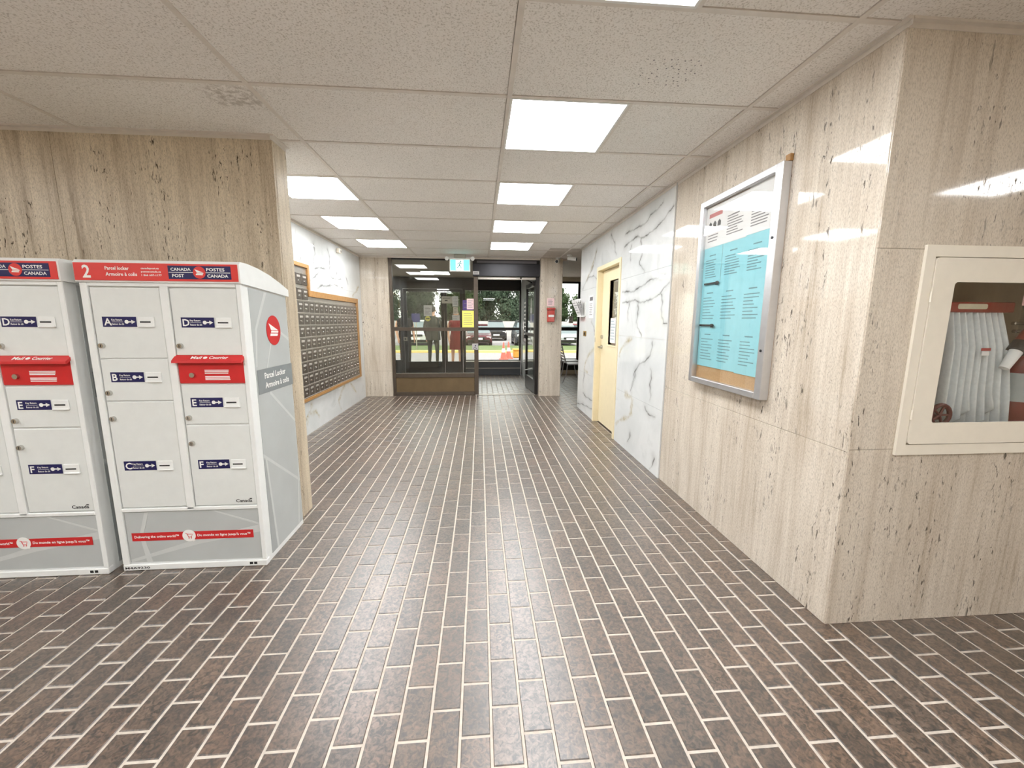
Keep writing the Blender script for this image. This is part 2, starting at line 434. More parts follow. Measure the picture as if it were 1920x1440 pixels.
lit = {(round(x, 3), k) for x, k in LIGHTS}
def ceil_tile(x0, x1, y0, y1):
    cs = clip(x0+.003, x1-.0142, y0+.003, y1-.0142)
    if not cs: return
    b = B()
    for a in cs: b.box(a[0], a[1], a[2], a[3], CEIL+.0045, CEIL+.018)
    b.build('ceiling_tile', M_CEIL, ceiling)
tees = []
for n in range(-4, 6):
    x0 = LA+n*1.22; x1 = x0+1.22
    for k in range(-6, 10):
        y0, y1 = yk(k), yk(k+1)
        a, b_ = (round(x0, 3), k) in lit, (round(x0+.61, 3), k) in lit
        if a or b_:
            if not a: ceil_tile(x0, x0+.61, y0, y1)
            if not b_: ceil_tile(x0+.61, x1, y0, y1)
            tees.append((x0+.61-.012, x0+.61+.012, y0, y1))
        else: ceil_tile(x0, x1, y0, y1)
for n in range(-4, 6): tees.append((LA+n*1.22-.012, LA+n*1.22+.012, YB, YE))
for (x0, x1, y0, y1) in tees:
    for a in clip(x0, x1, y0, y1):
        bb = B(); bb.box(*a, CEIL, CEIL+.012, .0008); bb.build('main_tee' if y1-y0 > 1 else 'light_tee', M_TEE, ceiling)
for k in range(-6, 11):
    for n in range(-5, 6):
        x0 = LA+n*1.22+.012; x1 = x0+1.22-.024
        for a in clip(x0, x1, yk(k)-.012, yk(k)+.012):
            bb = B(); bb.box(*a, CEIL+.0008, CEIL+.012); bb.build('cross_tee', M_TEE, ceiling)
# a cluster of drilled holes in one tile
hb = B(); rh = random.Random(3)
for i in range(8):
    for j in range(7):
        x, y = .71+.031*i+rh.uniform(-.01, .01)+.015*(j % 2), 1.815+.028*j+rh.uniform(-.01, .01)
        if rh.random() < .85: hb.cyl((x, y, CEIL+.0041), (x, y, CEIL+.006), (.0036 if i % 2 else .0028), n=8)
tag(hb.build('drilled_holes', M_TXTG, ceiling), 'cluster of small dark drilled holes')
# wall angles
trims = [(-XW, XL, YL-.022, YL), (XL, XL+.022, YL-.022, YL2+.0), (XR-.022, XR, YR-.02, 3.23), (XR, XW, YR-.022, YR), (XM, XM+.022, YL2, YE), (XM, XR, YE-.022, YE), (1.513, 1.535, 3.23, 6.21)]
for i, (a, b_, c, d) in enumerate(trims):
    q = B(); q.box(a, b_, c, d, CEIL-.004, CEIL+.003); q.box(a, b_, c, d, CEIL+.003, CEIL+.01)
    if b_-a < .05: e = (b_-.003, b_) if a > 0 or i == 2 else (a, a+.003); q.box(e[0], e[1], c, d, CEIL-.022, CEIL)
    else: q.box(a, b_, d-.003, d, CEIL-.022, CEIL)
    struct(q.build('trim_%d' % (i+1), M_TEE))

# ------------------------------------------------------------------ ceiling lights
lnames = ['square LED ceiling panel cut by the top edge of the picture', 'largest whole square LED ceiling panel, second in the right-hand row', 'square LED ceiling panel third in the right-hand row',
          'square LED ceiling panel fourth in the right-hand row', 'small far square LED ceiling panel last in the right-hand row, near the exit sign',
          'square LED ceiling panel nearest the left travertine pier, first in the left-hand row', 'square LED ceiling panel second in the left-hand row above the mailboxes',
          'small far square LED ceiling panel last in the left-hand row', 'square LED ceiling panel in the lobby to the far right behind the hose cabinet corner',
          'unseen square LED fill panel added over the lobby in line with the right-hand row', 'unseen square LED fill panel added nearest the back wall in line with the right-hand row',
          'unseen square LED fill panel added over the lobby in line with the left-hand row', 'unseen square LED fill panel added nearest the back wall in line with the left-hand row',
          'unseen square LED fill panel added above the lockers side of the lobby', 'unseen square LED fill panel added in the left lobby, middle of its row', 'unseen square LED fill panel added in the left lobby nearest the back wall',
          'unseen square LED fill panel added in the right lobby nearest the back wall']
fb = B(); w = .598/2
for a in (-1, 1):
    fb.box(a*w, a*(w-.012), -w, w, -.001, .012); fb.box(-w+.012, w-.012, a*w, a*(w-.012), -.001, .012)
fb.box(-w, w, -w, w, .012, .028)
db = B(); db.box(-w+.012, w-.012, -w+.012, w-.012, .002, .011)
L0 = None
for (x, k), lb in zip(LIGHTS, lnames):
    t = thing('ceiling_light', lb, 'ceiling light', (x+.305, yk(k)+.305, CEIL), 'LED panels in the suspended ceiling')
    if L0 is None: L0 = (fb.build('panel_frame', M_WHITE, t), db.build('diffuser', M_DIFF, t))
    else:
        for q in L0: c = q.copy(); C.objects.link(c); c.parent = t

t = thing('ceiling_light', 'square fill light panel added on the vestibule ceiling behind the tinted glazing', 'ceiling light', (-.95, 9.1, 2.366))  # no known fixture here; panel added to light the vestibule
c = L0[0].copy(); C.objects.link(c); c.parent = t
db.build('diffuser', emis('vestibule_fill_diffuser', (.97, .985, 1.0), PANEL*.45), t)

# ------------------------------------------------------------------ walls
def slab(name, wall, mat, x0, x1, y0, y1, z0, z1, c=.0015):
    b = B(); b.box(x0, x1, y0, y1, z0, z1, c); return b.build(name, mat, wall)
# left pier (front face towards the camera) with travertine slabs
b = B(); b.box(-XW-.2, XL-.02, YL+.02, YL2-.001, 0, CEIL+.1); wl = struct(b.build('wall_left', M_WALLP), 'travertine pier behind the parcel lockers, its shade put in the colour')
for i in range(4):
    xb = XL-1.22*i; xa = max(-XW, xb-1.22)
    slab('travertine_slab', wl, M_TRAV2, xa+.001, xb-(.001 if i else 0), YL, YL+.02, 0, CEIL+.02)
slab('travertine_slab', wl, M_TRAV2, XL-.02, XL+.0005, YL+.022, YL2, 0, CEIL+.02)
# left corridor wall with marble, right wall with marble and travertine
RV = [[(4.33,2.26),(4.14,2.26),(3.92,2.25),(3.77,2.26),(3.72,2.29),(3.59,2.31),(3.46,2.34)],[(4.34,2.13),(4.19,2.16),(4.01,2.17),(3.88,2.14),(3.75,2.13),(3.57,2.16),(3.4,2.19),(3.33,2.23),(3.24,2.26)],[(3.88,2.14),(3.88,2.08),(3.86,2.02),(3.85,1.97),(3.9,1.92),(3.86,1.87),(3.78,1.81)],[(4.15,2.11),(4.14,2.04),(4.16,1.96)],[(4.35,1.67),(4.25,1.66),(4.0,1.65),(3.79,1.69),(3.64,1.72),(3.46,1.73),(3.26,1.72)],[(4.33,1.55),(4.17,1.55),(4.11,1.56),(3.99,1.56),(3.87,1.54),(3.71,1.53),(3.53,1.56),(3.4,1.58),(3.32,1.63),(3.23,1.67)],[(3.87,1.54),(3.87,1.47),(3.9,1.41),(3.9,1.35),(3.84,1.28),(3.77,1.21)],[(4.14,1.56),(4.13,1.48),(4.15,1.36)],[(3.38,1.58),(3.36,1.47),(3.32,1.34),(3.26,1.33)],[(3.49,1.17),(3.55,1.05),(3.64,.98),(3.76,.95),(3.86,.87),(3.88,.78),(3.95,.65)],[(3.76,.95),(3.89,.85),(3.95,.65)],[(3.51,.93),(3.49,.84),(3.49,.64)],[(3.58,.56),(3.52,.51),(3.38,.52)],[(3.92,.22),(3.97,.1)],[(3.33,.15),(3.4,.02)],[(4.81,2.36),(4.67,2.22),(4.6,2.09)],[(5.52,1.35),(5.4,1.26),(5.33,1.16)],[(5.86,.29),(5.66,.26),(5.32,.27)],[(6.24,.05),(5.9,.11),(5.3,.15)],[(5.83,.6),(5.87,.36)],[(5.42,2.26),(5.46,2.14),(5.66,2.02),(5.88,1.93),(6.05,1.82)],[(5.49,1.96),(5.77,1.96),(5.82,1.92)],[(5.49,1.96),(5.32,1.89)]]
RG = [[(4.02,1.18),(4.17,1.13),(4.3,1.06),(4.34,.98)],[(4.1,.58),(3.94,.59),(3.9,.51),(3.92,.43),(4.0,.37),(4.26,.26),(4.34,.21)],[(5.36,.98),(5.62,.87),(5.79,.76),(5.81,.63),(5.65,.62)],[(5.42,2.26),(5.56,2.1),(5.88,1.93)]]
LV = [[(4.93,2.08),(4.94,2.02)],[(5.36,2.27),(5.36,2.15),(5.32,2.05)],[(5.8,2.29),(5.89,2.19),(5.84,2.09),(5.85,1.97),(5.95,1.92),(6.29,1.94)],[(5.14,1.81),(5.31,1.87),(5.46,1.95)],[(5.38,1.75),(5.53,1.79),(5.74,1.8),(5.97,1.84),(6.34,1.82)],[(5.1,1.94),(5.16,1.91),(5.15,1.84)],[(6.07,2.1),(6.12,2.0)],[(6.53,1.98),(6.59,1.9)],[(5.33,1.98),(5.57,2.02),(5.72,2.01)],[(3.2,.4),(3.4,.9),(3.3,1.4),(3.7,1.9)],[(4.2,2.2),(4.0,1.6)]]
LG = [[(7.17,1.9),(6.9,1.78),(6.82,1.73)],[(6.15,.38),(6.0,.28),(5.89,.21),(5.96,.06)],[(6.46,.36),(6.63,.23),(6.73,.17)],[(4.97,.33),(4.85,.25),(4.78,.18)],[(4.91,.24),(5.06,.22),(5.17,.14)],[(4.84,.2),(4.81,.12)]]
def seg_field(P, lines, w):
    """closeness of points P to polylines with a taper and wobble"""
    out = np.zeros(len(P))
    for li, l in enumerate(lines):
        pts = np.array(l, float); L = np.r_[0, np.cumsum(np.hypot(*np.diff(pts, axis=0).T))]
        for i in range(len(pts)-1):
            a, b_ = pts[i], pts[i+1]; d = b_-a; ll = d@d
            t = np.clip(((P-a)@d)/ll, 0, 1); q = P-(a+t[:, None]*d); dist = np.hypot(q[:, 0], q[:, 1])
            s = L[i]+t*math.sqrt(ll); ww = w*(.6+.4*np.abs(np.sin(s*11+li*1.7)))*(1-.4*s/L[-1])
            out = np.maximum(out, np.exp(-(dist/ww)**2)*(.75+.25*np.sin(s*23+li)))
    return out
def marble_slab(wall, x, side, y0, y1, z0, z1, V, Gd, step=.009):
    """slab in the plane X = x facing side (+1/-1); veins held as point attributes"""
    y0 += .0008; y1 -= .0008; z0 += .0008; z1 -= .0008
    ny = max(2, int((y1-y0)/step)); nz = max(2, int((z1-z0)/step))
    ys, zs = np.linspace(y0, y1, ny+1), np.linspace(z0, z1, nz+1)
    YY, ZZ = np.meshgrid(ys, zs, indexing='ij'); P = np.c_[YY.ravel(), ZZ.ravel()]
    Pw = P + np.c_[.014*np.sin(P[:, 1]*31+P[:, 0]*7)+.006*np.sin(P[:, 1]*83+P[:, 0]*40), .004*np.sin(P[:, 0]*23+P[:, 1]*9)+.002*np.sin(P[:, 0]*71)]
    v = np.c_[np.full(len(P), x), P]
    idx = np.arange(len(P)).reshape(ny+1, nz+1)
    f = np.c_[idx[:-1, :-1].ravel(), idx[1:, :-1].ravel(), idx[1:, 1:].ravel(), idx[:-1, 1:].ravel()]
    if side < 0: f = f[:, ::-1]
    n = len(P); xb = x-side*.012
    vv = v.tolist()+[(xb, y0, z0), (xb, y1, z0), (xb, y1, z1), (xb, y0, z1)]
    c4 = [idx[0, 0], idx[-1, 0], idx[-1, -1], idx[0, -1]]
    ff = f.tolist()+[(c4[i], c4[(i+1) % 4], n+(i+1) % 4, n+i) for i in range(4)]
    me = bpy.data.meshes.new('marble_slab'); me.from_pydata(vv, [], ff); me.materials.append(M_MARB)
    for nm, ln, w in (('vein', V, .0125), ('gold', Gd, .034)):
        val = np.r_[seg_field(Pw, ln, w), np.zeros(4)]
        if nm == 'vein': val = np.maximum(val, .22*np.r_[seg_field(Pw, ln, .05), np.zeros(4)])
        me.attributes.new(nm, 'FLOAT', 'POINT').data.foreach_set('value', val.astype(np.float32))
    o = bpy.data.objects.new('marble_slab', me); C.objects.link(o); o.parent = wall; return o
ZR = (0, .6, 1.2, 1.8, CEIL+.02)
b = B(); b.box(XM-.25, XM-.013, YL2, YE+.2, 0, CEIL+.1); wml = struct(b.build('wall_mailboxes', M_WALLP), 'white marble corridor wall holding the mailboxes')
for ya, yb in ((YL2, 3.665), (3.665, 4.865), (4.865, 6.065), (6.065, YE)):
    for i in range(4): marble_slab(wml, XM, 1, ya, yb, ZR[i], ZR[i+1], LV, LG, .011 if ya > 3 else .05)
DY0, DY1, DZ = 4.405, 5.305, 2.04     # door opening in the right wall
b = B()
b.box(XR+.02, XR+.26, YR+.2, DY0, 0, CEIL+.1); b.box(XR+.02, XR+.26, DY0, DY1, DZ, CEIL+.1); b.box(XR+.02, XR+.26, DY1, 6.2, 0, CEIL+.1)
b.box(XR+.26, 4.5, 6.0, 6.2, 0, CEIL+.1)
wr = struct(b.build('wall_right', M_WALLP), 'right corridor wall of travertine then white marble')
XMR = 1.535
for i in range(4):
    marble_slab(wr, XMR, -1, 3.232, DY0, ZR[i], ZR[i+1], RV, RG)
    marble_slab(wr, XMR, -1, DY1, 6.212, ZR[i], ZR[i+1], RV, RG)
marble_slab(wr, XMR, -1, DY0, DY1, DZ, CEIL+.02, RV, RG)
slab('marble_edge', wr, M_MARB, XMR, XR+.26, 6.2, 6.212, 0, CEIL)
slab('travertine_slab', wr, M_TRAV, XR, XR+.02, YR+.004, 3.23, 0, .808)
slab('travertine_slab', wr, M_TRAV, XR, XR+.02, YR+.004, 3.23, .8095, CEIL+.02)
# right pier facing the camera, with the cabinet recess
b = B(); y0, y1 = YR+.02, YR+.2
b.box(XR+.02, 1.80, y0, y1, 0, CEIL+.1); b.box(2.57, XW, y0, y1, 0, CEIL+.1); b.box(1.80, 2.57, y0, y1, 0, .82); b.box(1.80, 2.57, y0, y1, 1.64, CEIL+.1); b.box(1.8, 2.57, y1+.07, y1+.1, .8, 1.66)
wp = struct(b.build('wall_front_right', M_WALLP), 'travertine wall holding the fire hose cabinet')
for z0, z1 in ((0, .8195), (.8205, 1.6395), (1.6405, CEIL+.02)):
    if z0 > .5 and z1 < 1.7:
        slab('travertine_slab', wp, M_TRAV, XR+.003, 1.80, YR, YR+.02, z0, z1); slab('travertine_slab', wp, M_TRAV, 2.57, 3.2, YR, YR+.02, z0, z1)
    else: slab('travertine_slab', wp, M_TRAV, XR+.003, 3.2, YR, YR+.02, z0, z1)
    slab('travertine_slab', wp, M_TRAV, 3.202, XW, YR, YR+.02, z0, z1)
# lobby walls behind the camera
b = B(); b.box(-XW-.2, XW+.2, YB-.2, YB, 0, CEIL+.1); struct(b.build('wall_back', M_TRAV2), 'lobby wall behind the camera position')
b = B(); b.box(-XW-.2, -XW, YB, YL, 0, CEIL+.1); struct(b.build('wall_lobby_left', M_TRAV2), 'far left lobby wall')
b = B(); b.box(XW, XW+.2, YB, YR, 0, CEIL+.1); struct(b.build('wall_lobby_right', M_TRAV2), 'far right lobby wall')
# end wall strip, column
b = B(); b.box(XM, -1.567, YE+.02, YE+.2, 0, CEIL+.1); we = struct(b.build('wall_end', M_WALLP), 'travertine strip beside the entrance glazing')
slab('travertine_slab', we, M_TRAV, XM, -1.567, YE, YE+.02, 0, .455); slab('travertine_slab', we, M_TRAV, XM, -1.567, YE, YE+.02, .4565, CEIL)
b = B(); b.box(1.08, 1.43, 7.19, 7.6, 0, CEIL+.1); col = struct(b.build('wall_column', M_WALLP), 'travertine column beside the open entrance door')
slab('travertine_slab', col, M_TRAV, 1.062, 1.448, 7.17, 7.19, 0, CEIL); slab('travertine_slab', col, M_TRAV, 1.43, 1.45, 7.19, 7.6, 0, CEIL); slab('travertine_slab', col, M_TRAV, 1.06, 1.08, 7.19, 7.6, 0, CEIL)
# vestibule and seating nook shell
b = B(); b.box(-2.9, 1.06, YE+.2, YO+.1, 2.395, 2.5); struct(b.build('ceiling_vestibule', plain('vestibule_ceiling', srgb(176, 166, 154), .7)), 'plain vestibule ceiling')
b = B(); b.box(1.06, 4.6, 6.2, YO+.1, 2.43, 2.55); b.box(-2.9, XR+.3, YE, YE+.25, CEIL+.1, CEIL+.2); struct(b.build('ceiling_nook', plain('nook_ceiling', srgb(198, 190, 180), .7)), 'plain ceiling over the seating nook')
b = B(); b.box(1.045, 1.12, 7.6, YO, 0, 2.43); wv = struct(b.build('wall_vestibule_right', M_WALLP), 'white marble side wall of the vestibule')
marble_slab(wv, 1.032, -1, 7.6, YO, 0, 2.4, [[(8.2, .3), (8.6, .9), (8.4, 1.5), (9, 2.1)], [(9.5, .2), (9.3, 1.1)]], [], .03)
b = B(); b.box(-2.9, -2.75, YE+.2, YO+.1, 0, 2.45); b.box(-2.9, XM, YE+.15, YE+.2, 0, 2.5); struct(b.build('wall_vestibule_left', M_TRAV), 'left side wall of the vestibule')
b = B(); b.box(4.4, 4.6, 6.2, YO+.1, 0, 2.45); struct(b.build('wall_nook_right', M_WALLP), 'side wall of the seating nook')
b = B(); b.box(2.52, 4.5, YO-.05, YO+.15, 0, 2.45); b.box(1.06, 2.52, YO-.04, YO+.1, 2.327, 2.45); b.box(1.06, 2.52, YO-.02, YO+.1, 0, .1)
struct(b.build('wall_nook_window', M_WALLP), 'wall around the seating nook window')

# ------------------------------------------------------------------ entrance storefront (inner line)
YS = 7.31
def member(b, x0, x1, z0, z1, y=YS, d=.05): b.box(x0, x1, y, y+d, z0, z1, .002)
w1 = tag(bpy.data.objects.new('window_1', None), 'tinted fixed glazing beside the entrance door in a bronze frame', kind='structure'); C.objects.link(w1); w1.location = (-.8, YS, 0)
o = w1.location
for nm, (x0, x1, z0, z1, d), mt in (('jamb', (-1.566, -1.515, 0, 2.42, .06), M_BRONZE), ('mullion', (-.108, -.031, 0, 2.12, .07), M_BRONZE), ('head_rail', (-1.515, .0, 2.385, 2.42, .06), M_DARK),
        ('mid_rail', (-1.515, -.108, 1.166, 1.227, .06), M_BRONZE), ('sill_rail', (-1.515, -.108, .329, .407, .07), M_BRONZE), ('kick_rail', (-1.515, -.108, .0, .062, .06), M_BRONZE)):
    q = B(o); member(q, x0, x1, z0, z1, d=d); q.build(nm, mt, w1)
q = B(o); q.box(-1.515, -.108, YS+.02, YS+.035, .062, .329, .002); tag(q.build('kick_panel', M_BRONZEL, w1), 'olive bronze kick panel')
for z0, z1 in ((.407, 1.166), (1.227, 2.385)):
    q = B(o); q.box(-1.515, -.108, YS+.022, YS+.03, z0, z1); q.build('pane', M_GLASST, w1)
for nm, x0, x1 in (('jamb', .995, 1.06), ):
    q = B(o); q.box(x0, x1, YS, YS+.09, 0, 2.12, .002); q.build(nm, M_DARK, w1)
q = B(o); q.box(-.03, .995, YS+.01, YS+.09, 2.075, 2.11, .002); q.build('door_head', M_ALU, w1)
t = thing('door_operator', 'black automatic door operator box above the open entrance door', 'door operator', (.48, YS-.06, 2.12))
q = B(t.location); q.box(-.12, 1.06, YS-.06, YS+.06, 2.12, 2.335, .006); q.build('housing', M_DARKB, t)
q = B(t.location); q.box(-.12, 1.06, YS-.03, YS+.06, 2.335, 2.424, .004); q.build('header_channel', M_DARK, t)
q = B(t.location); q.box(-.05, 1.0, YS-.035, YS-.03, 2.345, 2.385); q.build('light_strip', plain('operator_grey', srgb(96, 92, 96), .4), t)
q = B(t.location, faceY(YS-.061)); q.box(-.115, -.01, 2.145, 2.2, 0, .001); q.m = 1; q.lines(-.1, -.025, 2.155, 2.19, 3, .006, .001, .1); q.build('caution_sticker', [M_PAPER, M_TXTG], t)
q = B(); q.box(-.1, 1.01, YS-.03, YS+.1, 0, .008, .003); struct(q.build('trim_20', M_ALU), 'metal threshold strip under the open entrance door')
# open door leaf, hinged at the right jamb
d1 = tag(bpy.data.objects.new('door_1', None), 'glazed entrance door standing open into the vestibule', kind='structure'); C.objects.link(d1); d1.location = (1.015, YS+.1, 0); d1.rotation_euler.z = math.radians(4.5)
def leaf(root, L, hz, mt, gm, stile=.06, top=.08, mid=(1.06, 1.12), bot=.26, t=.045):
    """door leaf along local +y from the hinge"""
    for nm, (y0, y1, z0, z1) in (('hinge_stile', (0, stile, .01, hz)), ('lock_stile', (L-stile, L, .01, hz)), ('top_rail', (stile, L-stile, hz-top, hz)), ('bottom_rail', (stile, L-stile, .01, bot))):
        q = B(); q.box(-t/2, t/2, y0, y1, z0, z1, .002); q.build(nm, mt, root)
    if mid: q = B(); q.box(-t/2, t/2, stile, L-stile, *mid, .002); q.build('mid_rail', mt, root)
    for z0, z1 in (((bot, mid[0]), (mid[1], hz-top)) if mid else ((bot, hz-top),)):
        q = B(); q.box(-.003, .003, stile, L-stile, z0, z1); q.build('pane', gm, root)
leaf(d1, .86, 2.06, M_DARK, M_GLASST)
q = B(); q.tube([(-.03, .80, .92), (-.075, .80, .94), (-.075, .80, 1.22), (-.03, .80, 1.24)], .011); q.build('pull_handle', M_CHROME, d1)
q = B(); q.box(-.06, -.022, .74, .80, 1.0, 1.08, .006); q.build('lock_case', M_RUBBER, d1)
q = B(); q.tube([(-.03, .12, .46), (-.045, .74, .36)], .010); q.build('kick_bar', M_SIDESILV, d1)
q = B(); q.M = faceXm(-.0045); q.box(-.42, -.38, 1.32, 1.78, 0, .001); q.box(-.46, -.34, 1.5, 1.6, 0, .001); q.build('decal_and_reflection', M_PAPER, d1)  # white sticker plus a reflection on the glass, both put in as paper
q = B(); q.tube([(-.02, .08, 2.02), (-.18, .05, 2.09), (-.30, -.08, 2.1)], .012); q.box(-.06, -.022, .02, .2, 1.98, 2.06, .004); q.build('operator_arm', M_DARK, d1)

# sheets on the inner glazing
def sheet(name, label, x0, x1, z0, z1, y, mt, n=7, ink=None, cat='notice', th=.008, rag=.35, margin=.12):
    b = B((0, 0, 0), faceY(y)); b.box(x0, x1, z0, z1, 0, .0012); b.m = 1; w, h = x1-x0, z1-z0
    b.lines(x0+w*margin, x1-w*margin, z0+h*.12, z1-h*.12, n, th, .0012, rag); return tag(b.build(name, [mt, ink or M_TXTG]), label, cat)
sheet('yellow_notice', 'bright yellow notice taped to the tinted glazing beside the entrance door', -.318, -.105, 1.232, 1.527, YS+.021, M_YEL, 7, M_TXTG, rag=.2)
sheet('pink_notice', 'pale pink sheet on the glazing above the yellow notice', -.232, -.108, 1.55, 1.735, YS+.0185, M_PINK, 5)
sheet('purple_card', 'dark purple card behind the pink sheet on the entrance glazing', -.305, -.12, 1.53, 1.71, YS+.0215, M_PURP, 2)
t = thing('door_button', 'square push plate with wheelchair symbol on the entrance mullion', 'push button', (-.09, YS-.02, .83))
q = B(t.location, faceY(YS)); q.box(-.145, -.035, .83, .945, 0, .02, .004); q.build('plate', M_SIDESILV, t)
q = B(t.location, faceY(YS-.02)); q.disc((-.085, .905), .012, .012, 0); q.tube([(-.088, .89, .001), (-.092, .868, .001), (-.068, .862, .001), (-.06, .848, .001)], .004, 6)
q.tube([(-.092+.022*math.cos(a), .858+.022*math.sin(a), .001) for a in [math.pi*(.45+1.2*i/10) for i in range(11)]], .0035, 6); q.build('wheelchair_symbol', M_NAVY, t)

# ------------------------------------------------------------------ exit sign
t = thing('exit_sign', 'lit cyan running-man exit sign hanging from the ceiling', 'exit sign', (-.325, 6.9, 2.15))
q = B(t.location); q.box(-.495, -.155, 6.9, 6.96, 2.15, 2.365, .006); q.build('case', M_WHITE, t)
for xa, xb in ((-.475, -.39), (-.265, -.175)): q = B(t.location, faceY(6.9)); q.box(xa, xb, 2.17, 2.335, .0, .002); q.build('cyan_field', M_EXITG, t)
q = B(t.location, faceY(6.9)); q.box(-.39, -.265, 2.17, 2.335, .0, .002); q.build('white_field', M_EXITW, t)
q = B(t.location, faceY(6.8975)); q.disc((-.312, 2.312), .011, .011, 0)
for pts in ([(-.318, 2.298), (-.332, 2.255)], [(-.322, 2.292), (-.35, 2.282), (-.362, 2.262)], [(-.32, 2.29), (-.298, 2.275), (-.285, 2.285)], [(-.332, 2.255), (-.312, 2.232), (-.305, 2.198)], [(-.332, 2.255), (-.345, 2.225), (-.372, 2.212)]):
    q.tube([(a, c, .0) for a, c in pts], .006, 6)
q.build('running_figure', plain('sign_grey_green', srgb(70, 150, 140), .5), t)
q = B(t.location); q.box(-.42, -.23, 6.91, 6.95, 2.365, CEIL-.001, .003); q.build('canopy_mount', M_ALU, t)
for x in (-.535, -.115):
    q = B(t.location); q.cyl((x, 6.93, 2.37), (x, 6.885, 2.355), .026, .033, 14); q.box(x-.01, x+.01, 6.93, 6.95, 2.36, 2.40); q.box(min(x, -.325)+.01, max(x, -.325)-.01, 6.935, 6.945, 2.375, 2.385); q.build('lamp_head', M_WHITE, t)

# ------------------------------------------------------------------ vestibule: outer doors, heater
YOF = YO
w2 = tag(bpy.data.objects.new('window_2', None), 'fixed outer vestibule window above the dark heater', kind='structure'); C.objects.link(w2); w2.location = (.3, YOF, 0)
for nm, (x0, x1, z0, z1) in (('jamb', (-.43, -.36, 0, 2.39)), ('jamb', (.985, 1.03, 0, 2.39)), ('head', (-.36, .985, 2.086, 2.39)), ('mid_rail', (-.36, .985, 1.115, 1.185)), ('sill', (-.36, .985, 0, .37))):
    q = B(w2.location); q.box(x0, x1, YOF, YOF+.06, z0, z1, .002); q.build(nm, M_DARK, w2)
for z0, z1 in ((.37, 1.115), (1.185, 2.086)):
    q = B(w2.location); q.box(-.36, .985, YOF+.025, YOF+.033, z0, z1); q.build('pane', M_GLASSO, w2)
q = B(); q.box(-1.93, -1.872, YOF, YOF+.06, 0, 2.39); q.box(-1.872, -.43, YOF, YOF+.06, 2.12, 2.39); struct(q.build('trim_21', M_DARK), 'dark header and jamb around the outer doors')
w4 = tag(bpy.data.objects.new('window_4', None), 'narrow fixed sidelight left of the outer doors', kind='structure'); C.objects.link(w4); w4.location = (-2.3, YOF, 0)
for nm, (x0, x1, z0, z1) in (('jamb', (-2.75, -2.69, 0, 2.39)), ('head', (-2.69, -1.93, 2.086, 2.39)), ('mid_rail', (-2.69, -1.93, 1.115, 1.185)), ('sill', (-2.69, -1.93, 0, .37))):
    q = B(w4.location); q.box(x0, x1, YOF, YOF+.06, z0, z1, .002); q.build(nm, M_DARK, w4)
for z0, z1 in ((.37, 1.115), (1.185, 2.086)):
    q = B(w4.location); q.box(-2.69, -1.93, YOF+.025, YOF+.033, z0, z1); q.build('pane', M_GLASSO, w4)
for nm, lab, x0, L in (('door_2', 'wide black-framed outer glass door', -.880, .985), ('door_3', 'narrow black-framed outer glass door leaf', -.435, .44)):
    d = tag(bpy.data.objects.new(nm, None), lab, kind='structure'); C.objects.link(d); d.location = (x0, YOF+.03, 0); d.rotation_euler.z = math.pi/2
    leaf(d, L, 2.115, plain('outer_door_black', srgb(18, 17, 19), .4, .2), M_GLASSO, stile=.075 if L > .5 else .06, top=.07, mid=None, bot=.33)
t = thing('baseboard_heater', 'low dark grey two-tier heater under the outer vestibule window', 'heater', (.3, 10.1, 0))
q = B(t.location); q.box(-.36, 1.0, 10.02, YOF-.002, .0, .17, .004); q.build('lower_case', plain('heater_grey', srgb(66, 68, 72), .4, .2), t)
q = B(t.location); q.box(-.36, 1.0, 10.04, YOF-.002, .185, .335, .004); q.build('upper_case', plain('heater_grey', srgb(66, 68, 72), .4, .2), t)
for z in (.17, .335): q = B(t.location); q.box(-.36, 1.0, 10.01, YOF-.002, z, z+.015, .002); q.build('edge_strip', M_ALU, t)
sheet('white_notice', 'white letter-size notice on the wide outer glass door', -1.381, -1.184, 1.456, 1.719, YOF+.024, M_PAPER, 6)
t = thing('round_sticker', 'round yellow sticker below the white notice on the outer door', 'sticker', (-1.288, YOF+.02, 1.33))
q = B(t.location, faceY(YOF+.025)); q.disc((-1.288, 1.395), .066, .066, 0); q.m = 1; q.box(-1.33, -1.246, 1.385, 1.405, .0008, .0014); q.build('disc', [M_YEL, M_BLACK], t)
t = thing('magnetic_lock', 'silver lock box with small black window on the outer door', 'door lock', (-.8, YOF-.03, 1.76))
q = B(t.location); q.box(-.935, -.675, YOF-.035, YOF+.0, 1.765, 1.935, .004); q.build('case', M_ALU, t)
q = B(t.location, faceY(YOF-.036)); q.box(-.86, -.79, 1.82, 1.85, 0, .002); q.lines(-.91, -.70, 1.87, 1.91, 2, .008, .0005); q.build('indicator', M_BLACK, t)
sheet('tall_notice', 'tall white notice topmost on the narrow outer door', -.672, -.53, 1.69, 1.94, YOF-.037, M_PAPER, 5)
sheet('small_notice', 'small cream notice between two others on the narrow outer door', -.658, -.545, 1.512, 1.677, YOF-.002, plain('cream_paper', srgb(236, 226, 210), .7), 4)
sheet('wide_notice', 'small wide white notice lowest on the narrow outer door', -.685, -.505, 1.352, 1.484, YOF-.002, M_PAPER, 2, M_TXT)
t = thing('intercom_plate', 'small square steel button plate left of the outer doors', 'button plate', (-1.84, YOF-.012, .845))
q = B(t.location, faceY(YOF+.004)); q.box(-1.888, -1.796, .845, .943, 0, .014, .003); q.build('plate', M_ALU, t)
q = B(t.location, faceY(YOF-.010)); q.disc((-1.842, .894), .02, .02, 0, t=.004); q.build('button', M_DARK, t)
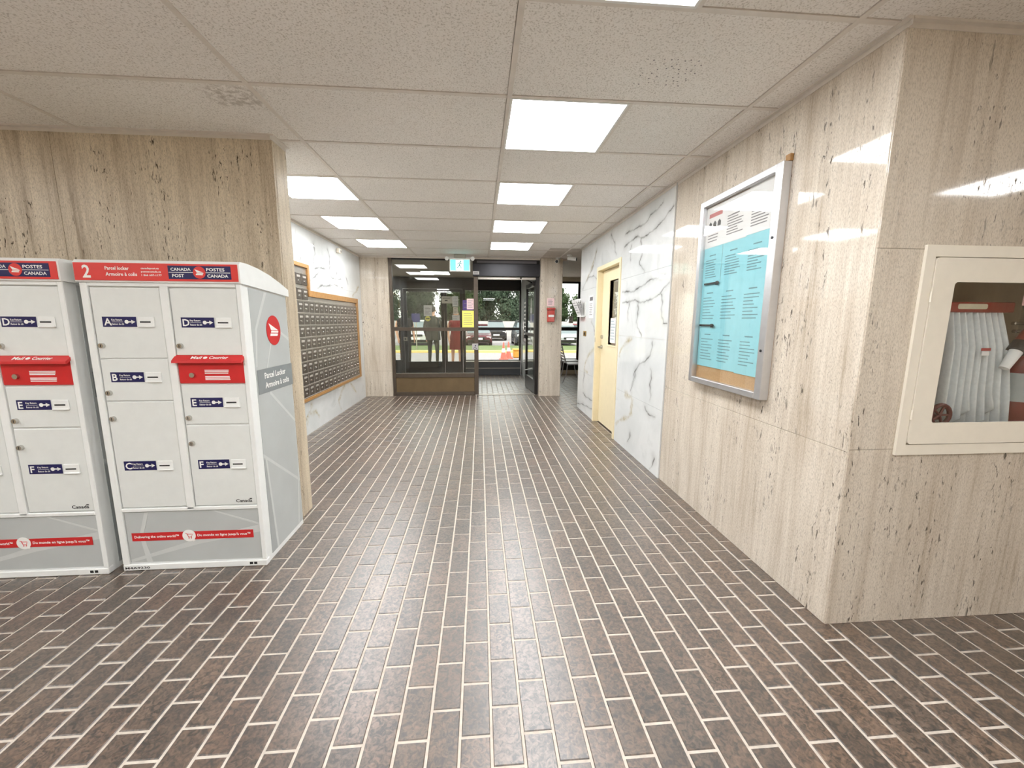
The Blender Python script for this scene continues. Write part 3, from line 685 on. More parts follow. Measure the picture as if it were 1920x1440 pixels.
# poster on vestibule side wall
t = tag(B((0, 0, 0), faceXm(1.0315)).box(-9.6, -8.9, .95, 1.85, 0, .002).build('wall_poster', plain('poster_charcoal', srgb(60, 62, 64), .6)), 'dark poster on the white vestibule side wall', 'poster')
q = B((0, 0, 0), faceXm(1.029)); q.lines(-9.5, -9.0, 1.0, 1.8, 9, .035, 0, .4); o = q.build('poster_print', M_PAPER, t)
# seating nook window
w3 = tag(bpy.data.objects.new('window_3', None), 'dark framed window of the seating nook', kind='structure'); C.objects.link(w3); w3.location = (1.8, YO, 0)
for nm, (x0, x1, z0, z1) in (('jamb', (1.12, 1.17, .1, 2.327)), ('jamb', (2.47, 2.52, .1, 2.327)), ('mid_rail', (1.17, 2.47, 1.11, 1.2)), ('sill', (1.17, 2.47, .1, .40)), ('head', (1.17, 2.47, 2.28, 2.327))):
    q = B(w3.location); q.box(x0, x1, YO-.01, YO+.05, z0, z1, .002); q.build(nm, M_DARK, w3)
for z0, z1 in ((.40, 1.11), (1.2, 2.28)): q = B(w3.location); q.box(1.17, 2.47, YO+.02, YO+.028, z0, z1); q.build('pane', M_GLASSO, w3)
sheet('window_notice', 'small white notice on the dark nook window', 2.25, 2.36, 1.3, 1.48, YO+.019, M_PAPER, 3)

# ------------------------------------------------------------------ parcel lockers
def locker(label, num, loc, url=True):
    T = thing('parcel_locker', label, 'parcel locker', loc, 'grey parcel lockers along the left wall')
    Wd, D = .74, .475
    q = B(); q.M = frame((0, 0, 0), (0, 1, 0), (0, 0, 1), (1, 0, 0))
    q.prism([(.012, .0), (D, 0), (D, 1.497), (.012, 1.53)], 0, Wd); fix_normals(q.build('body', M_LOCK, T))
    # front frame strips
    q = B(); q.M = faceY(.012)
    for x0, x1, z0, z1 in ((0, .034, .035, 1.53), (Wd-.018, Wd+.006, .035, 1.53), (.362, .4, .345, 1.515), (.034, Wd-.018, 1.508, 1.53), (.034, Wd-.018, .336, .356)):
        q.box(x0, x1, z0, z1, 0, .014, .003)
    q.build('front_frame', M_LOCK, T)
    q = B(); q.M = faceY(.012); q.box(0, Wd+.006, 0, .036, -.02, .016, .004)
    q.m = 1; q.text('M4A9230', .012, .011, .012, .125, .0166); q.box(.655, .672, .012, .026, .016, .0166); q.box(.678, .694, .012, .026, .016, .0166)
    tag(q.build('plinth', [M_LOCK, M_BLACK], T), 'white base strip with a stencilled number')
    # hood
    q = B(); q.M = frame((0, 0, 0), (0, 1, 0), (0, 0, 1), (1, 0, 0))
    q.prism([(-.012, 1.528), (-.014, 1.618), (-.002, 1.632), (.06, 1.631), (.16, 1.620), (.28, 1.597), (.39, 1.566), (.49, 1.532), (.49, 1.492), (.03, 1.526)], -.004, Wd+.014); fix_normals(q.build('hood', M_LOCK, T))
    # header
    q = B(); q.M = faceY(-.0145); q.box(0, .746, 1.535, 1.617, -.001, .002)
    q.m = 1
    if num: q.text(num, .037, 1.548, .058, .036, .0025)
    q.text('Parcel locker', .14, 1.585, .016, .108, .0025); q.text('Armoire à colis', .14, 1.557, .016, .142, .0025)
    if url: q.text('canadapost.ca', .302, 1.590, .0085, .082, .0025); q.text('postescanada.ca', .302, 1.574, .0085, .09, .0025); q.text('1 866 607-1177', .302, 1.557, .0085, .092, .0025)
    q.m = 2; q.box(.425, .715, 1.545, 1.608, .002, .0032)
    q.m = 1; q.box(.428, .712, 1.575, 1.5775, .0032, .0038)
    q.text('CANADA', .438, 1.584, .0145, .092, .0036); q.text('POST', .442, 1.554, .0145, .055, .0036); q.text('POSTES', .602, 1.584, .0145, .085, .0036); q.text('CANADA', .604, 1.554, .0145, .098, .0036)
    q.m = 0; q.disc((.569, 1.5765), .029, .029, .0036); q.m = 1; wing(q, .569, 1.5765, .021, .0047)
    tag(q.build('header', [M_REDH, M_INK, M_NAVY], T), 'red header with white lettering')
    # doors
    cols = ((.038, .359), (.404, .720))
    spec = [('A', 0, 1.156, 1.503, 1.337, 1.219), ('B', 0, .938, 1.151, 1.06, .98), ('C', 0, .36, .932, .592, .846),
            ('D', 1, 1.17, 1.503, 1.335, 1.218), ('E', 1, .81, 1.018, .926, .846), ('F', 1, .36, .803, .592, .709)]
    for ch, ci, z0, z1, zl, zk in spec:
        x0, x1 = cols[ci]
        q = B(); q.M = faceY(.012); q.box(x0, x1, z0, z1, 0, .009, .003)
        d = q.build('locker_door', M_LOCKD, T)
        q = B(); q.M = faceY(.003); q.box(x0+.04, x0+.197, zl-.025, zl+.025, 0, .0012); q.m = 1
        q.text(ch, x0+.047, zl-.017, .034, None, .0016); q.text('Key Return', x0+.082, zl+.006, .0085, .05, .0016); q.text('Retour de clé', x0+.082, zl-.015, .0085, .056, .0016); q.box(x0+.083, x0+.135, zl-.0015, zl, .0012, .0016)
        q.disc((x0+.152, zl+.0), .0095, .0095, .0012, 14); q.box(x0+.152, x0+.178, zl-.003, zl+.003, .0012, .0018); q.prism([(x0+.174, zl-.010), (x0+.192, zl), (x0+.174, zl+.010)], .0012, .0018)
        tag(q.build('key_label', [M_NAVY, M_INK], d), 'navy key return label')
        q = B(); q.M = faceY(.003); q.box(x0+.206, x0+.282, zl-.025, zl+.025, 0, .005, .002); q.box(x0+.206, x0+.282, zl-.027, zl-.019, 0, .010, .002); q.m = 1; q.box(x0+.216, x0+.266, zl-.004, zl+.003, .0045, .0056)
        q.build('key_slot', [M_LOCK, M_BLACK], d)
        q = B(); kx = x0+.024; q.cyl((kx, .003, zk), (kx, -.010, zk), .0135, .012, 16); q.m = 1; q.box(kx-.0015, kx+.0015, -.0106, -.0098, zk-.007, zk+.007)
        q.build('lock', [M_CHROME, M_BLACK], d)
        if ch == 'F':
            q = B(); q.M = faceY(.003); q.text('Canada', x0+.21, .375, .017, .083, .0008, True); q.m = 1; q.box(x0+.281, x0+.293, .391, .397, .0004, .0012); q.build('wordmark', [M_BLACK, M_BLACK], d)
    # red mail slot
    x0, x1 = .395, .730
    q = B(); q.M = faceY(.012); q.box(.404, .724, 1.026, 1.168, 0, .012, .003); s = q.build('mail_slot', M_RED, T); tag(s, 'red mail slot with overhanging lip')
    q = B(); q.M = frame((0, 0, 0), (0, 1, 0), (0, 0, 1), (1, 0, 0)); q.prism([(.006, 1.172), (-.028, 1.146), (-.030, 1.134), (-.024, 1.134), (.006, 1.155)], x0, x1); fix_normals(q.build('lip', M_RED, s))
    # lettering on the sloping lip
    k = math.hypot(.034, .026); up = Vector((0, .034, .026)).normalized(); out = Vector((0, -.026, .034)).normalized()
    q = B(); q.M = frame(Vector((0, -.028, 1.146))+out*.0008, (1, 0, 0), up, out); q.text('Mail', x0+.085, .012, .02, .05); q.text('Courrier', x0+.172, .012, .02, .09); q.disc((x0+.153, .02), .010, .008, 0)
    q.build('lip_lettering', M_INK, s)
    q = B(); q.M = faceY(.0); q.lines(.53, .65, 1.075, 1.098, 3, .0045, 0, .06); q.lines(.53, .655, 1.042, 1.065, 3, .0045, 0, .06); q.build('slot_instructions', M_INK, s)
    q = B(); q.cyl((.472, 0, 1.07), (.472, -.012, 1.07), .0125, n=14); q.build('slot_lock', M_CHROME, s)
    # bottom graphic panel
    q = B(); q.M = faceY(.012); q.box(.036, .722, .042, .333, 0, .006, .002); q.m = 1
    q.prism([(.04, .06), (.38, .165), (.72, .24), (.72, .2), (.40, .14), (.04, .045)], 0.0055, 0.0067); q.m = 2; q.prism([(.5, .33), (.72, .25), (.72, .24), (.48, .33)], 0.0055, 0.0070)
    q.prism([(.14, .33), (.10, .2), (.12, .045), (.15, .045), (.12, .2), (.16, .33)], 0.0055, 0.0073)
    p = q.build('bottom_panel', [M_SIDEG, M_SIDEL, M_SIDEL], T)
    q = B(); q.M = faceY(.0045); q.box(.062, .685, .168, .214, 0, .0012); q.m = 1; q.text('Delivering the online world™', .075, .185, .0135, .225, .0016); q.text('Du monde en ligne jusqu’à vous™', .395, .185, .0135, .275, .0016)
    q.disc((.352, .191), .034, .034, .0012); q.m = 0; q.tube([(.335, .205, .0022), (.342, .203, .0022), (.349, .184, .0022), (.365, .184, .0022), (.37, .199, .0022), (.345, .199, .0022)], .0016, 6)
    q.disc((.351, .177), .003, .003, .0021); q.disc((.363, .177), .003, .003, .0021); q.m = 1; q.prism([(.368, .175), (.384, .163), (.376, .161), (.372, .155)], .002, .0026)
    tag(q.build('banner', [M_RED, M_INK], p), 'red slogan banner with a cart roundel')
    # graphic on the right side
    q = B(); q.M = faceXp(Wd); q.m = 0; q.prism([(.07, .03), (.47, .03), (.47, 1.488), (.07, 1.515)], 0, .0016)
    q.m = 1; q.prism([(.07, .62), (.47, .32), (.47, .30), (.07, .60)], 0.0010, 0.0018); q.prism([(.13, .03), (.15, .03), (.10, .6), (.085, .6)], 0.0010, 0.0019)
    q.prism([(.22, 1.5), (.25, 1.5), (.12, 1.3), (.09, 1.1), (.08, 1.1), (.1, 1.3)], 0.0010, 0.0021); q.prism([(.47, 1.22), (.3, 1.3), (.2, 1.1), (.17, .95), (.16, .95), (.19, 1.1), (.29, 1.32), (.47, 1.24)], 0.0010, 0.0022)
    q.prism([(.2, .95), (.47, .72), (.47, .70), (.19, .935)], 0.0010, 0.0024); q.prism([(.47, .5), (.40, .03), (.42, .03), (.47, .4)], 0.0010, 0.0025)
    q.m = 2; q.prism([(.07, .03), (.14, .03), (.1, .57), (.07, .59)], .001, .0017)
    sp = q.build('side_panel', [M_SIDEG, M_SIDEL, M_SIDED], T)
    q = B(); q.M = faceXp(Wd+.0030); q.disc((.292, 1.29), .079, .085, 0, 40); q.m = 1; wing(q, .292, 1.29, .055, .001); q.build('roundel', [M_RED, M_INK], sp)
    q = B(); q.M = faceXp(Wd+.0030); q.box(.08, .478, .948, 1.082, 0, .001); q.m = 1; q.text('Parcel Locker', .15, 1.028, .032, .24, .0014); q.text('Armoire à colis', .15, .974, .032, .275, .0014)
    q.build('side_band', [M_BAND, M_INK], sp)
    return T
def wing(q, x, y, r, z):
    """white winged envelope mark"""
    q.prism([(x-.95*r, y+.75*r), (x+.95*r, y-.02*r), (x-.55*r, y+.05*r)], z, z+.0006)
    q.prism([(x-.5*r, y-.02*r), (x+.95*r, y-.1*r), (x+.85*r, y-.28*r), (x-.62*r, y-.22*r)], z, z+.0006)
    q.prism([(x-.68*r, y-.3*r), (x+.82*r, y-.36*r), (x+.68*r, y-.6*r), (x-.8*r, y-.55*r)], z, z+.0006)
locker('pale grey parcel locker numbered 2, nearer the corridor', '2', (-1.935, 2.16, 0))
locker('pale grey parcel locker cut by the left edge of the picture', '', (-1.935-.80, 2.138, 0))

# ------------------------------------------------------------------ mailboxes
mb = thing('mailbox_bank', 'steel apartment mailbox bank in an oak frame on the marble wall', 'mailboxes', (XM, 5.7, .4))
o = mb.location
CW, CH = .1545, .1395; YM1 = 6.885; Z0 = .452; NC = 17; YM0 = YM1-NC*CW; YST = YM1-12*CW
ZT = Z0+8*CH+.075; ZT2 = 1.945
q = B(o); q.box(XM+.001, XM+.012, YM0, YM1, Z0-.01, ZT-.03); q.box(XM+.001, XM+.012, YM0, YST, ZT-.03, ZT2); q.build('back_frame', M_STEELF, mb)
fr = [(YM0-.05, YM1+.075, .407, Z0-.008), (YM1, YM1+.075, Z0-.008, 1.694), (YST, YM1, ZT-.022, 1.694), (YST, YST+.05, 1.694, 1.987), (YM0-.05, YST, ZT2, 1.987), (YM0-.05, YM0, Z0-.008, ZT2)]
for a, b_, c, d in fr: q = B(o); q.box(XM+.0005, XM+.035, a, b_, c, d, .003); q.build('oak_frame', M_OAK, mb)
for r in range(9): q = B(o); q.box(XM+.012, XM+.027, YM0, YM1, Z0+r*CH-.0055, Z0+r*CH+.0055, .002); q.build('row_rail', M_STEELF, mb)
for c in range(NC+1): q = B(o); q.box(XM+.012, XM+.0235, YM0+c*CW-.0035, YM0+c*CW+.0035, Z0, Z0+8*CH); q.build('column_divider', M_STEELF, mb)
q = B(); q.M = faceXp(0)
w, h = CW-.0085, CH-.0125
q.box(0, w, 0, h, 0, .012, .002); q.m = 1; q.box(.006, w-.006, h-.007, h-.002, .012, .014); q.build  # door blank
d0 = q.build('mailbox_door', [M_STEELG, M_STEELF], mb)
q = B(); q.M = faceXp(.012); q.box(w*.22, w*.78, h*.62, h*.82, 0, .003, .001); q.m = 1; q.box(w*.27, w*.73, h*.66, h*.78, .003, .0036); s0 = q.build('name_slot', [M_STEELF, plain('name_card_grey', srgb(176, 170, 162), .6)], d0)
q = B(); q.M = faceXp(.012); q.cyl((w*.5, h*.32, 0), (w*.5, h*.32, .008), .011, .009, 12); q.box(w*.30, w*.5, h*.26, h*.38, 0, .004, .001); l0 = q.build('lock', M_CHROME, d0)
first = True
for c in range(NC):
    for r in range(10):
        y = YM0+c*CW+.004; z = Z0+r*CH+.006 if r < 8 else Z0+8*CH+.012+(r-8)*.165
        if r >= 8 and y > YST-.05: continue
        loc = (.010, y-o.y, z-o.z)
        if first: d0.location = loc; first = False
        else:
            n = inst(d0.data, 'mailbox_door', mb, loc)
            inst(s0.data, 'name_slot', n, (0, 0, 0)); inst(l0.data, 'lock', n, (0, 0, 0))
t = thing('motion_sensor', 'small beige sensor box high on the marble wall near the ceiling', 'sensor', (XM, 6.19, 2.30))
q = B(t.location); q.box(XM+.001, XM+.05, 6.14, 6.24, 2.30, 2.365, .008); q.build('case', M_CREAM, t)
q = B(t.location); q.box(XM+.05, XM+.056, 6.16, 6.22, 2.308, 2.34, .003); q.build('lens', M_ALU, t)

# ------------------------------------------------------------------ notice board
nb = thing('notice_board', 'glass-fronted aluminium notice board on the travertine wall', 'notice board', (XR, 2.4, .93))
o = nb.location; XF = XR-.05; Y0b, Y1b, Z0b, Z1b = 2.018, 2.772, .935, 2.140
q = B(o); q.box(XR-.012, XR-.0005, Y0b+.002, Y1b-.002, Z0b+.002, Z1b-.002); q.build('cork_backing', M_CORK, nb)
fw = .052
for a, b_, c, d in ((Y0b, Y0b+fw, Z0b, Z1b), (Y1b-.036, Y1b, Z0b, Z1b), (Y0b+fw, Y1b-.036, Z0b, Z0b+.035), (Y0b+fw, Y1b-.036, Z1b-.038, Z1b)):
    q = B(o); q.box(XF, XR-.0005, a, b_, c, d, .003); q.build('frame_rail', M_SIDESILV, nb)
q = B(o); q.box(XF+.010, XF+.014, Y0b+fw-.004, Y1b-.032, Z0b+.031, Z1b-.034); q.build('glass_door', M_GLASS, nb)
for z in (1.78, 1.2): q = B(o); q.cyl((XF+.0005, Y0b+.026, z), (XF-.004, Y0b+.026, z), .007, n=10); q.build('screw', M_BLACK, nb)
q = B(o); q.box(XR-.02, XR-.0005, Y0b-.003, Y0b+.03, Z1b+.001, Z1b+.034, .002); q.build('wood_block', M_OAK, nb)
ycol = ((2.732, 2.53), (2.526, 2.305), (2.303, 2.098)); rows = ((1.838, 2.082), (1.597, 1.842), (1.325, 1.60), (1.053, 1.327))
rb = random.Random(11)
desc = [['white notice with red heading and icons, top left', 'white notice with red heading, top middle', 'white notice, top right'],
        ['cyan notice in the second row, left', 'cyan notice in the second row, middle', 'cyan notice in the second row, right'],
        ['cyan notice in the third row, left', 'cyan notice in the third row, middle', 'cyan notice in the third row, right'],
        ['cyan notice in the bottom row, left', 'cyan notice in the bottom row, middle', 'cyan notice in the bottom row, right']]
for ri, (z0, z1) in enumerate(rows):
    for ci, (ya, yb) in enumerate(ycol):
        xx = XR-.0135-.0015*(3-ri)-.0006*ci
        q = B((0, 0, 0), faceXm(xx)); jx, jz = rb.uniform(-.004, .004), rb.uniform(-.006, .006)
        q.box(-ya+jx-.004, -yb+jx+.004, z0+jz-.002, z1+jz+.014, 0, .0009); q.m = 1; wd = ya-yb
        a, c = -ya+jx+wd*.14, -yb+jx-wd*.14
        if ri == 0 and ci < 2: q.m = 2; q.box(a, c, z1-.055, z1-.03, .0009, .0016); q.m = 1
        if ri == 0 and ci == 0:
            q.m = 3
            for i in range(3): q.prism([(a+i*.05, z1-.12), (a+i*.05+.034, z1-.12), (a+i*.05+.034, z1-.095), (a+i*.05+.017, z1-.08), (a+i*.05, z1-.095)], .0009, .0016)
            q.m = 1; q.lines(a, c, z0+.03, z1-.14, 4, .006, .0009, .5, rb)
        else:
            q.box((a+c)/2-.035, (a+c)/2+.035, z1-.062 if ri else z1-.09, z1-.055 if ri else z1-.083, .0009, .0016)
            q.lines(a, c, z0+.04, z1-.08, 8, .0055, .0009, .45, rb)
        tag(q.build('pinned_notice', [M_CYAN if ri else M_PAPER, M_TXT if ri else M_TXTG, plain('red_heading', srgb(196, 120, 118), .7), M_BLACK]), desc[ri][ci]+' of the notice board', 'notice', 'sheets in the notice board')
for y, z in ((2.54, 1.60), (2.56, 1.327)):
    q = B((0, 0, 0), faceXm(XR-.022)); q.box(-y-.16, -y+.01, z-.004, z+.008, 0, .004, .001); q.box(-y-.02, -y+.008, z-.012, z+.012, .003, .008, .002)
    tag(q.build('binder_clip', M_BLACK), 'black paper clip on the %s left cyan notice' % ('third-row' if z > 1.4 else 'bottom-row'), 'clip', 'clips in the notice board')

# ------------------------------------------------------------------ side door in the right wall
d4 = tag(bpy.data.objects.new('door_4', None), 'cream steel door with a tall narrow window in the marble wall', kind='structure'); C.objects.link(d4); d4.location = (XMR, DY1, 0); o = d4.location
XD = XMR+.062
for a, b_, c, d in ((DY1-.05, DY1, 0, DZ), (DY0, DY0+.05, 0, DZ), (DY0+.05, DY1-.05, DZ-.05, DZ)):
    q = B(o); q.box(XMR-.012, XR+.2, a, b_, c, d, .003); q.build('door_frame', M_CREAMD, d4)
ya, yb = DY0+.053, DY1-.053; lz0, lz1, ly0, ly1 = 1.065, 1.84, 4.585, 4.955
q = B(o)
for a, b_, c, d in ((ya, yb, .015, lz0), (ya, yb, lz1, DZ-.053), (ya, ly0, lz0, lz1), (ly1, yb, lz0, lz1)): q.box(XD, XD+.045, a, b_, c, d)
q.build('leaf', M_CREAMD, d4)
q = B(o)
for a, b_, c, d in ((ly0-.02, ly0, lz0-.02, lz1+.02), (ly1, ly1+.02, lz0-.02, lz1+.02), (ly0, ly1, lz0-.02, lz0), (ly0, ly1, lz1, lz1+.02)): q.box(XD-.008, XD+.05, a, b_, c, d, .002)
q.build('window_bead', M_CREAMD, d4)
q = B(o); q.box(XD+.018, XD+.024, ly0, ly1, lz0, lz1); q.build('pane', M_GLASS, d4)
q = B(o); yl = yb-.055; q.cyl((XD, yl, 1.02), (XD-.014, yl, 1.02), .026, n=16); q.tube([(XD-.014, yl, 1.02), (XD-.055, yl, 1.02), (XD-.058, yl-.03, 1.018), (XD-.05, yl-.12, 1.01)], .009); q.build('lever_handle', M_CHROME, d4)
q = B(o); q.cyl((XD, yl, 1.15), (XD-.022, yl, 1.15), .026, .023, 16); q.build('deadbolt', M_CHROME, d4)
q = B(o); q.box(XMR-.014, XMR-.011, DY1-.04, DY1-.02, 1.08, 1.14); q.build('strike', M_ALU, d4)
q = B(o); q.box(XD+.01, XD+.04, ya, yb, .0, .014); q.build('bottom_gap_seal', M_RUBBER, d4)
q = B((0, 0, 0), faceXm(XD+.0165)); q.box(-ly1+.02, -ly1+.21, 1.09, 1.39, 0, .001); q.m = 1; q.lines(-ly1+.035, -ly1+.195, 1.12, 1.37, 7, .006, .001)
tag(q.build('door_notice', [M_PAPER, M_TXT]), 'white notice behind the glass of the cream door', 'notice')
b = B(); b.box(XR+.26, XR+2.0, 3.9, 3.95, 0, CEIL); b.box(XR+.26, XR+2.0, 5.7, 5.75, 0, CEIL); b.box(XR+1.95, XR+2.0, 3.95, 5.7, 0, CEIL); b.box(XR+.26, XR+2, 3.9, 5.75, CEIL, CEIL+.05)
struct(b.build('wall_office', plain('office_wall', srgb(186, 190, 184), .7)), 'plain room behind the cream door')
t = thing('ceiling_light', 'unseen square light panel added to brighten the room behind the cream door', 'ceiling light', (XR+1.1, 4.8, CEIL-.03))  # hidden panel added so the room behind the door window is brighter
c = L0[0].copy(); C.objects.link(c); c.parent = t; c = L0[1].copy(); C.objects.link(c); c.parent = t

# leaflet holder, clipboard sheet and brass plate beside the door
t = thing('leaflet_holder', 'white wall rack fanned with leaflets beside the cream door', 'leaflet holder', (XMR, 6.0, 1.40))
q = B(t.location); q.box(XMR-.012, XMR-.0005, 5.86, 6.14, 1.42, 1.62, .002); q.box(XMR-.06, XMR-.0005, 5.86, 6.14, 1.415, 1.43, .002); q.build('rack', M_WHITE, t)
for i in range(4):
    q = B(t.location, frame((XMR-.018-.012*i, 6.13, 1.432), (0, -1, 0), Vector((-.2-.08*i, 0, 1)).normalized(), Vector((-1, 0, -.2-.08*i)).normalized()))
    q.box(.01, .25, 0, .25, 0, .003); q.m = 1; q.lines(.03, .23, .03, .22, 5, .008, .003); q.build('leaflet', [M_PAPER, M_TXTG], t)
q = B((0, 0, 0), faceXm(XMR-.001)); q.box(-5.66, -5.44, 1.39, 1.70, 0, .006, .002); q.m = 1; q.box(-5.63, -5.47, 1.63, 1.68, .006, .0068); q.lines(-5.63, -5.47, 1.43, 1.6, 7, .008, .006)
tag(q.build('wall_notice', [M_PAPER, M_TXTG]), 'white framed notice on the marble between leaflet rack and cream door', 'notice')
t = thing('brass_plate', 'small square brass switch plate on the marble below the leaflet rack', 'switch plate', (XMR, 5.85, 1.13))
q = B(t.location, faceXm(XMR-.0005)); q.box(-5.93, -5.78, 1.135, 1.21, 0, .006, .002); q.build('plate', M_BRASS, t)
q = B(t.location, faceXm(XMR-.0065)); q.box(-5.88, -5.83, 1.155, 1.19, 0, .004, .001); q.build('switch', M_DARK, t)

# ------------------------------------------------------------------ column fittings, security cameras
t = thing('fire_alarm_station', 'red fire alarm pull station in a clear cover on the column', 'fire alarm', (1.25, 7.17, 1.31))
q = B(t.location, faceY(7.1695)); q.box(1.185, 1.315, 1.335, 1.54, 0, .045, .006); q.box(1.175, 1.325, 1.545, 1.58, 0, .055, .006); q.build('station', plain('alarm_red', srgb(206, 74, 66), .4), t)
q = B(t.location, faceY(7.1695)); q.box(1.2, 1.3, 1.42, 1.46, .045, .062, .004); q.build('pull_handle', M_INK, t)
q = B(t.location, faceY(7.1695)); q.box(1.155, 1.345, 1.305, 1.31, 0, .075); q.box(1.155, 1.345, 1.6, 1.605, 0, .075); q.box(1.155, 1.16, 1.31, 1.6, 0, .075); q.box(1.34, 1.345, 1.31, 1.6, 0, .075); q.box(1.16, 1.34, 1.31, 1.6, .072, .075); q.build('clear_cover', M_GLASS, t)
sheet('column_notice', 'pale pink instruction sheet above the fire alarm on the column', 1.183, 1.309, 1.612, 1.748, 7.1695, M_PINK, 4)
def seccam(label, loc, rz, wall):
    t = thing('security_camera', label, 'security camera', loc, 'cameras near the column')
    t.rotation_euler.z = rz
    q = B(); q.cyl((0, 0, 0), (0, 0, -.018), .042, n=18); q.build('base', M_WHITE, t)
    q = B(); q.tube([(0, 0, -.018), (0, -.01, -.04), (0, -.03, -.055)], .013); q.build('arm', M_WHITE, t)
    q = B(); q.cyl((0, .03, -.05), (0, -.11, -.075), .032, n=18); q.build('barrel', M_WHITE, t)
    q = B(); q.cyl((0, -.111, -.0755), (0, -.118, -.077), .025, n=18); q.build('lens', M_BLACK, t)
seccam('white bullet security camera above the column', (1.345, 7.1, CEIL), -.35, 0)
seccam('white bullet security camera nearest the marble wall corner', (1.47, 6.75, CEIL), 1.2, 0)

# ------------------------------------------------------------------ fire hose cabinet
hc = thing('hose_cabinet', 'cream recessed fire hose cabinet with a window on the right travertine wall', 'hose cabinet', (2.15, YR, .8)); o = hc.location
X0, X1, Z0c, Z1c = 1.749, 2.62, .797, 1.655
q = B(o)
for a, b_, c, d in ((X0, 1.79, Z0c, Z1c), (2.578, X1, Z0c, Z1c), (1.79, 2.578, Z0c, .842), (1.79, 2.578, 1.611, Z1c)): q.box(a, b_, YR-.012, YR-.0005, c, d)
q.build('flange', M_CREAM, hc)
def rrect(x0, x1, y0, y1, r, n=5):
    p = []
    for cx, cy, a in ((x1-r, y1-r, 0), (x0+r, y1-r, 90), (x0+r, y0+r, 180), (x1-r, y0+r, 270)):
        p += [(cx+r*math.cos(math.radians(a+90*i/n)), cy+r*math.sin(math.radians(a+90*i/n))) for i in range(n+1)]
    return p
def ringplate(b, out, inn, z0, z1):
    n = len(out)
    v = [(x, y, z) for z in (z0, z1) for x, y in out]+[(x, y, z) for z in (z0, z1) for x, y in inn]
    f = []
    for i in range(n):
        j = (i+1) % n
        f += [(n+i, n+j, 3*n+j, 3*n+i), (i, j, n+j, n+i), (2*n+j, 2*n+i, 3*n+i, 3*n+j), (j, i, 2*n+i, 2*n+j)]
    b.add(v, f)
q = B(o, faceY(YR-.006)); ringplate(q, rrect(1.7935, 2.5745, .8455, 1.6075, .014), rrect(1.887, 2.48, .936, 1.514, .014), 0, .0095); q.build('cabinet_door', M_CREAM, hc)
q = B(o); q.box(1.885, 2.482, YR-.006, YR-.003, .934, 1.516); q.build('window_glass', M_GLASS, hc)
q = B(o, faceY(YR-.0055)); 
M_SHADOW = M_RUBBER
for z in (1.455, .974):
    h = B(o); h.cyl((1.789, YR-.017, z-.022), (1.789, YR-.017, z+.022), .004, n=10); h.build('hinge', M_CREAM, hc)
q = B(o)
for a, b_, c, d, e, f in ((1.801, 1.806, YR+.0, YR+.235, .822, 1.638), (2.564, 2.569, YR, YR+.235, .822, 1.638), (1.806, 2.564, YR, YR+.235, .822, .827), (1.806, 2.564, YR, YR+.235, 1.633, 1.638), (1.806, 2.564, YR+.23, YR+.235, .827, 1.633)):
    q.box(a, b_, c, d, e, f)
q.build('tub', plain('cabinet_tan', srgb(188, 172, 146), .5), hc)
q = B(o, faceY(YR-.0025)); q.box(2.22, 2.40, 1.425, 1.508, 0, .0006); q.m = 1; q.lines(2.23, 2.39, 1.432, 1.5, 4, .008, .0006, .2); q.build('window_sticker', [plain('faded_sticker', srgb(196, 158, 152), .6), plain('sticker_print', srgb(150, 110, 110), .6)], hc)
# hose rack
hr = thing('fire_hose', 'white canvas fire hose folded on a red rack inside the cabinet', 'fire hose', (2.17, 1.62, .9)); o2 = hr.location
q = B(o2); q.box(2.0, 2.315, 1.60, 1.66, 1.398, 1.442, .004); q.box(2.0, 2.02, 1.62, 1.74, 1.40, 1.44); q.build('rack_bar', plain('rack_red', srgb(150, 52, 36), .4, var=.1), hr)
q = B(o2, faceY(1.5995)); q.prism(rrect(2.04, 2.18, 1.412, 1.434, .008), 0, .001); q.build('rack_label', plain('rack_label_cream', srgb(222, 212, 186), .6), hr)
rh = random.Random(5)
for i in range(17):
    xt = 2.03+.0146*i; xb = 2.045+.0202*i; zb = .90+rh.uniform(-.03, .02)+(.06 if i % 3 == 0 else 0); yf = 1.618+(.014 if i % 2 else -.010)
    pts = [(xt, yf+.02, 1.40), (xt+(xb-xt)*.3, yf-.004, 1.25), (xt+(xb-xt)*.75+rh.uniform(-.008, .008), yf, 1.04), (xb, yf, zb+.02), (xb+.004, yf+.018, zb), (xb+.006, yf+.045, zb+.02), (xt+.006, yf+.055, 1.38)]
    q = B(o2); q.tube(pts, .024, 10, flat=.3, up=(1, 0, 0)); q.build('hose_fold', M_HOSE, hr)
q = B(o2, faceY(1.565)); q.box(2.14, 2.185, 1.235, 1.247, 0, .001); q.m = 1; q.box(2.145, 2.18, 1.215, 1.232, 0, .001); q.build('hose_tag', [plain('tag_red', srgb(170, 60, 52), .6), M_PAPER], hr)
hn = thing('hose_nozzle', 'white fire hose nozzle with black collar beside the folded hose', 'hose nozzle', (2.310, 1.560, 1.15))
q = B(hn.location); q.tube([(2.385, 1.567, 1.345), (2.375, 1.565, 1.33), (2.322, 1.561, 1.262)], [.024, .028, .03], 12); q.build('hose_end', plain('nozzle_red', srgb(130, 54, 42), .4), hn)
q = B(hn.location); q.cyl((2.326, 1.560, 1.267), (2.300, 1.560, 1.232), .032, n=14); q.build('collar', M_RUBBER, hn)
q = B(hn.location); q.cyl((2.301, 1.560, 1.233), (2.258, 1.560, 1.160), .022, .017, 14); q.build('nozzle', M_INK, hn)
t = thing('valve_wheel', 'dark red valve handwheel low in the hose cabinet', 'valve', (2.0, 1.62, .9))
q = B(t.location); q.tube([(2.0+.045*math.cos(a), 1.565, .955+.045*math.sin(a)) for a in [2*math.pi*i/20 for i in range(20)]], .009, 8, True)
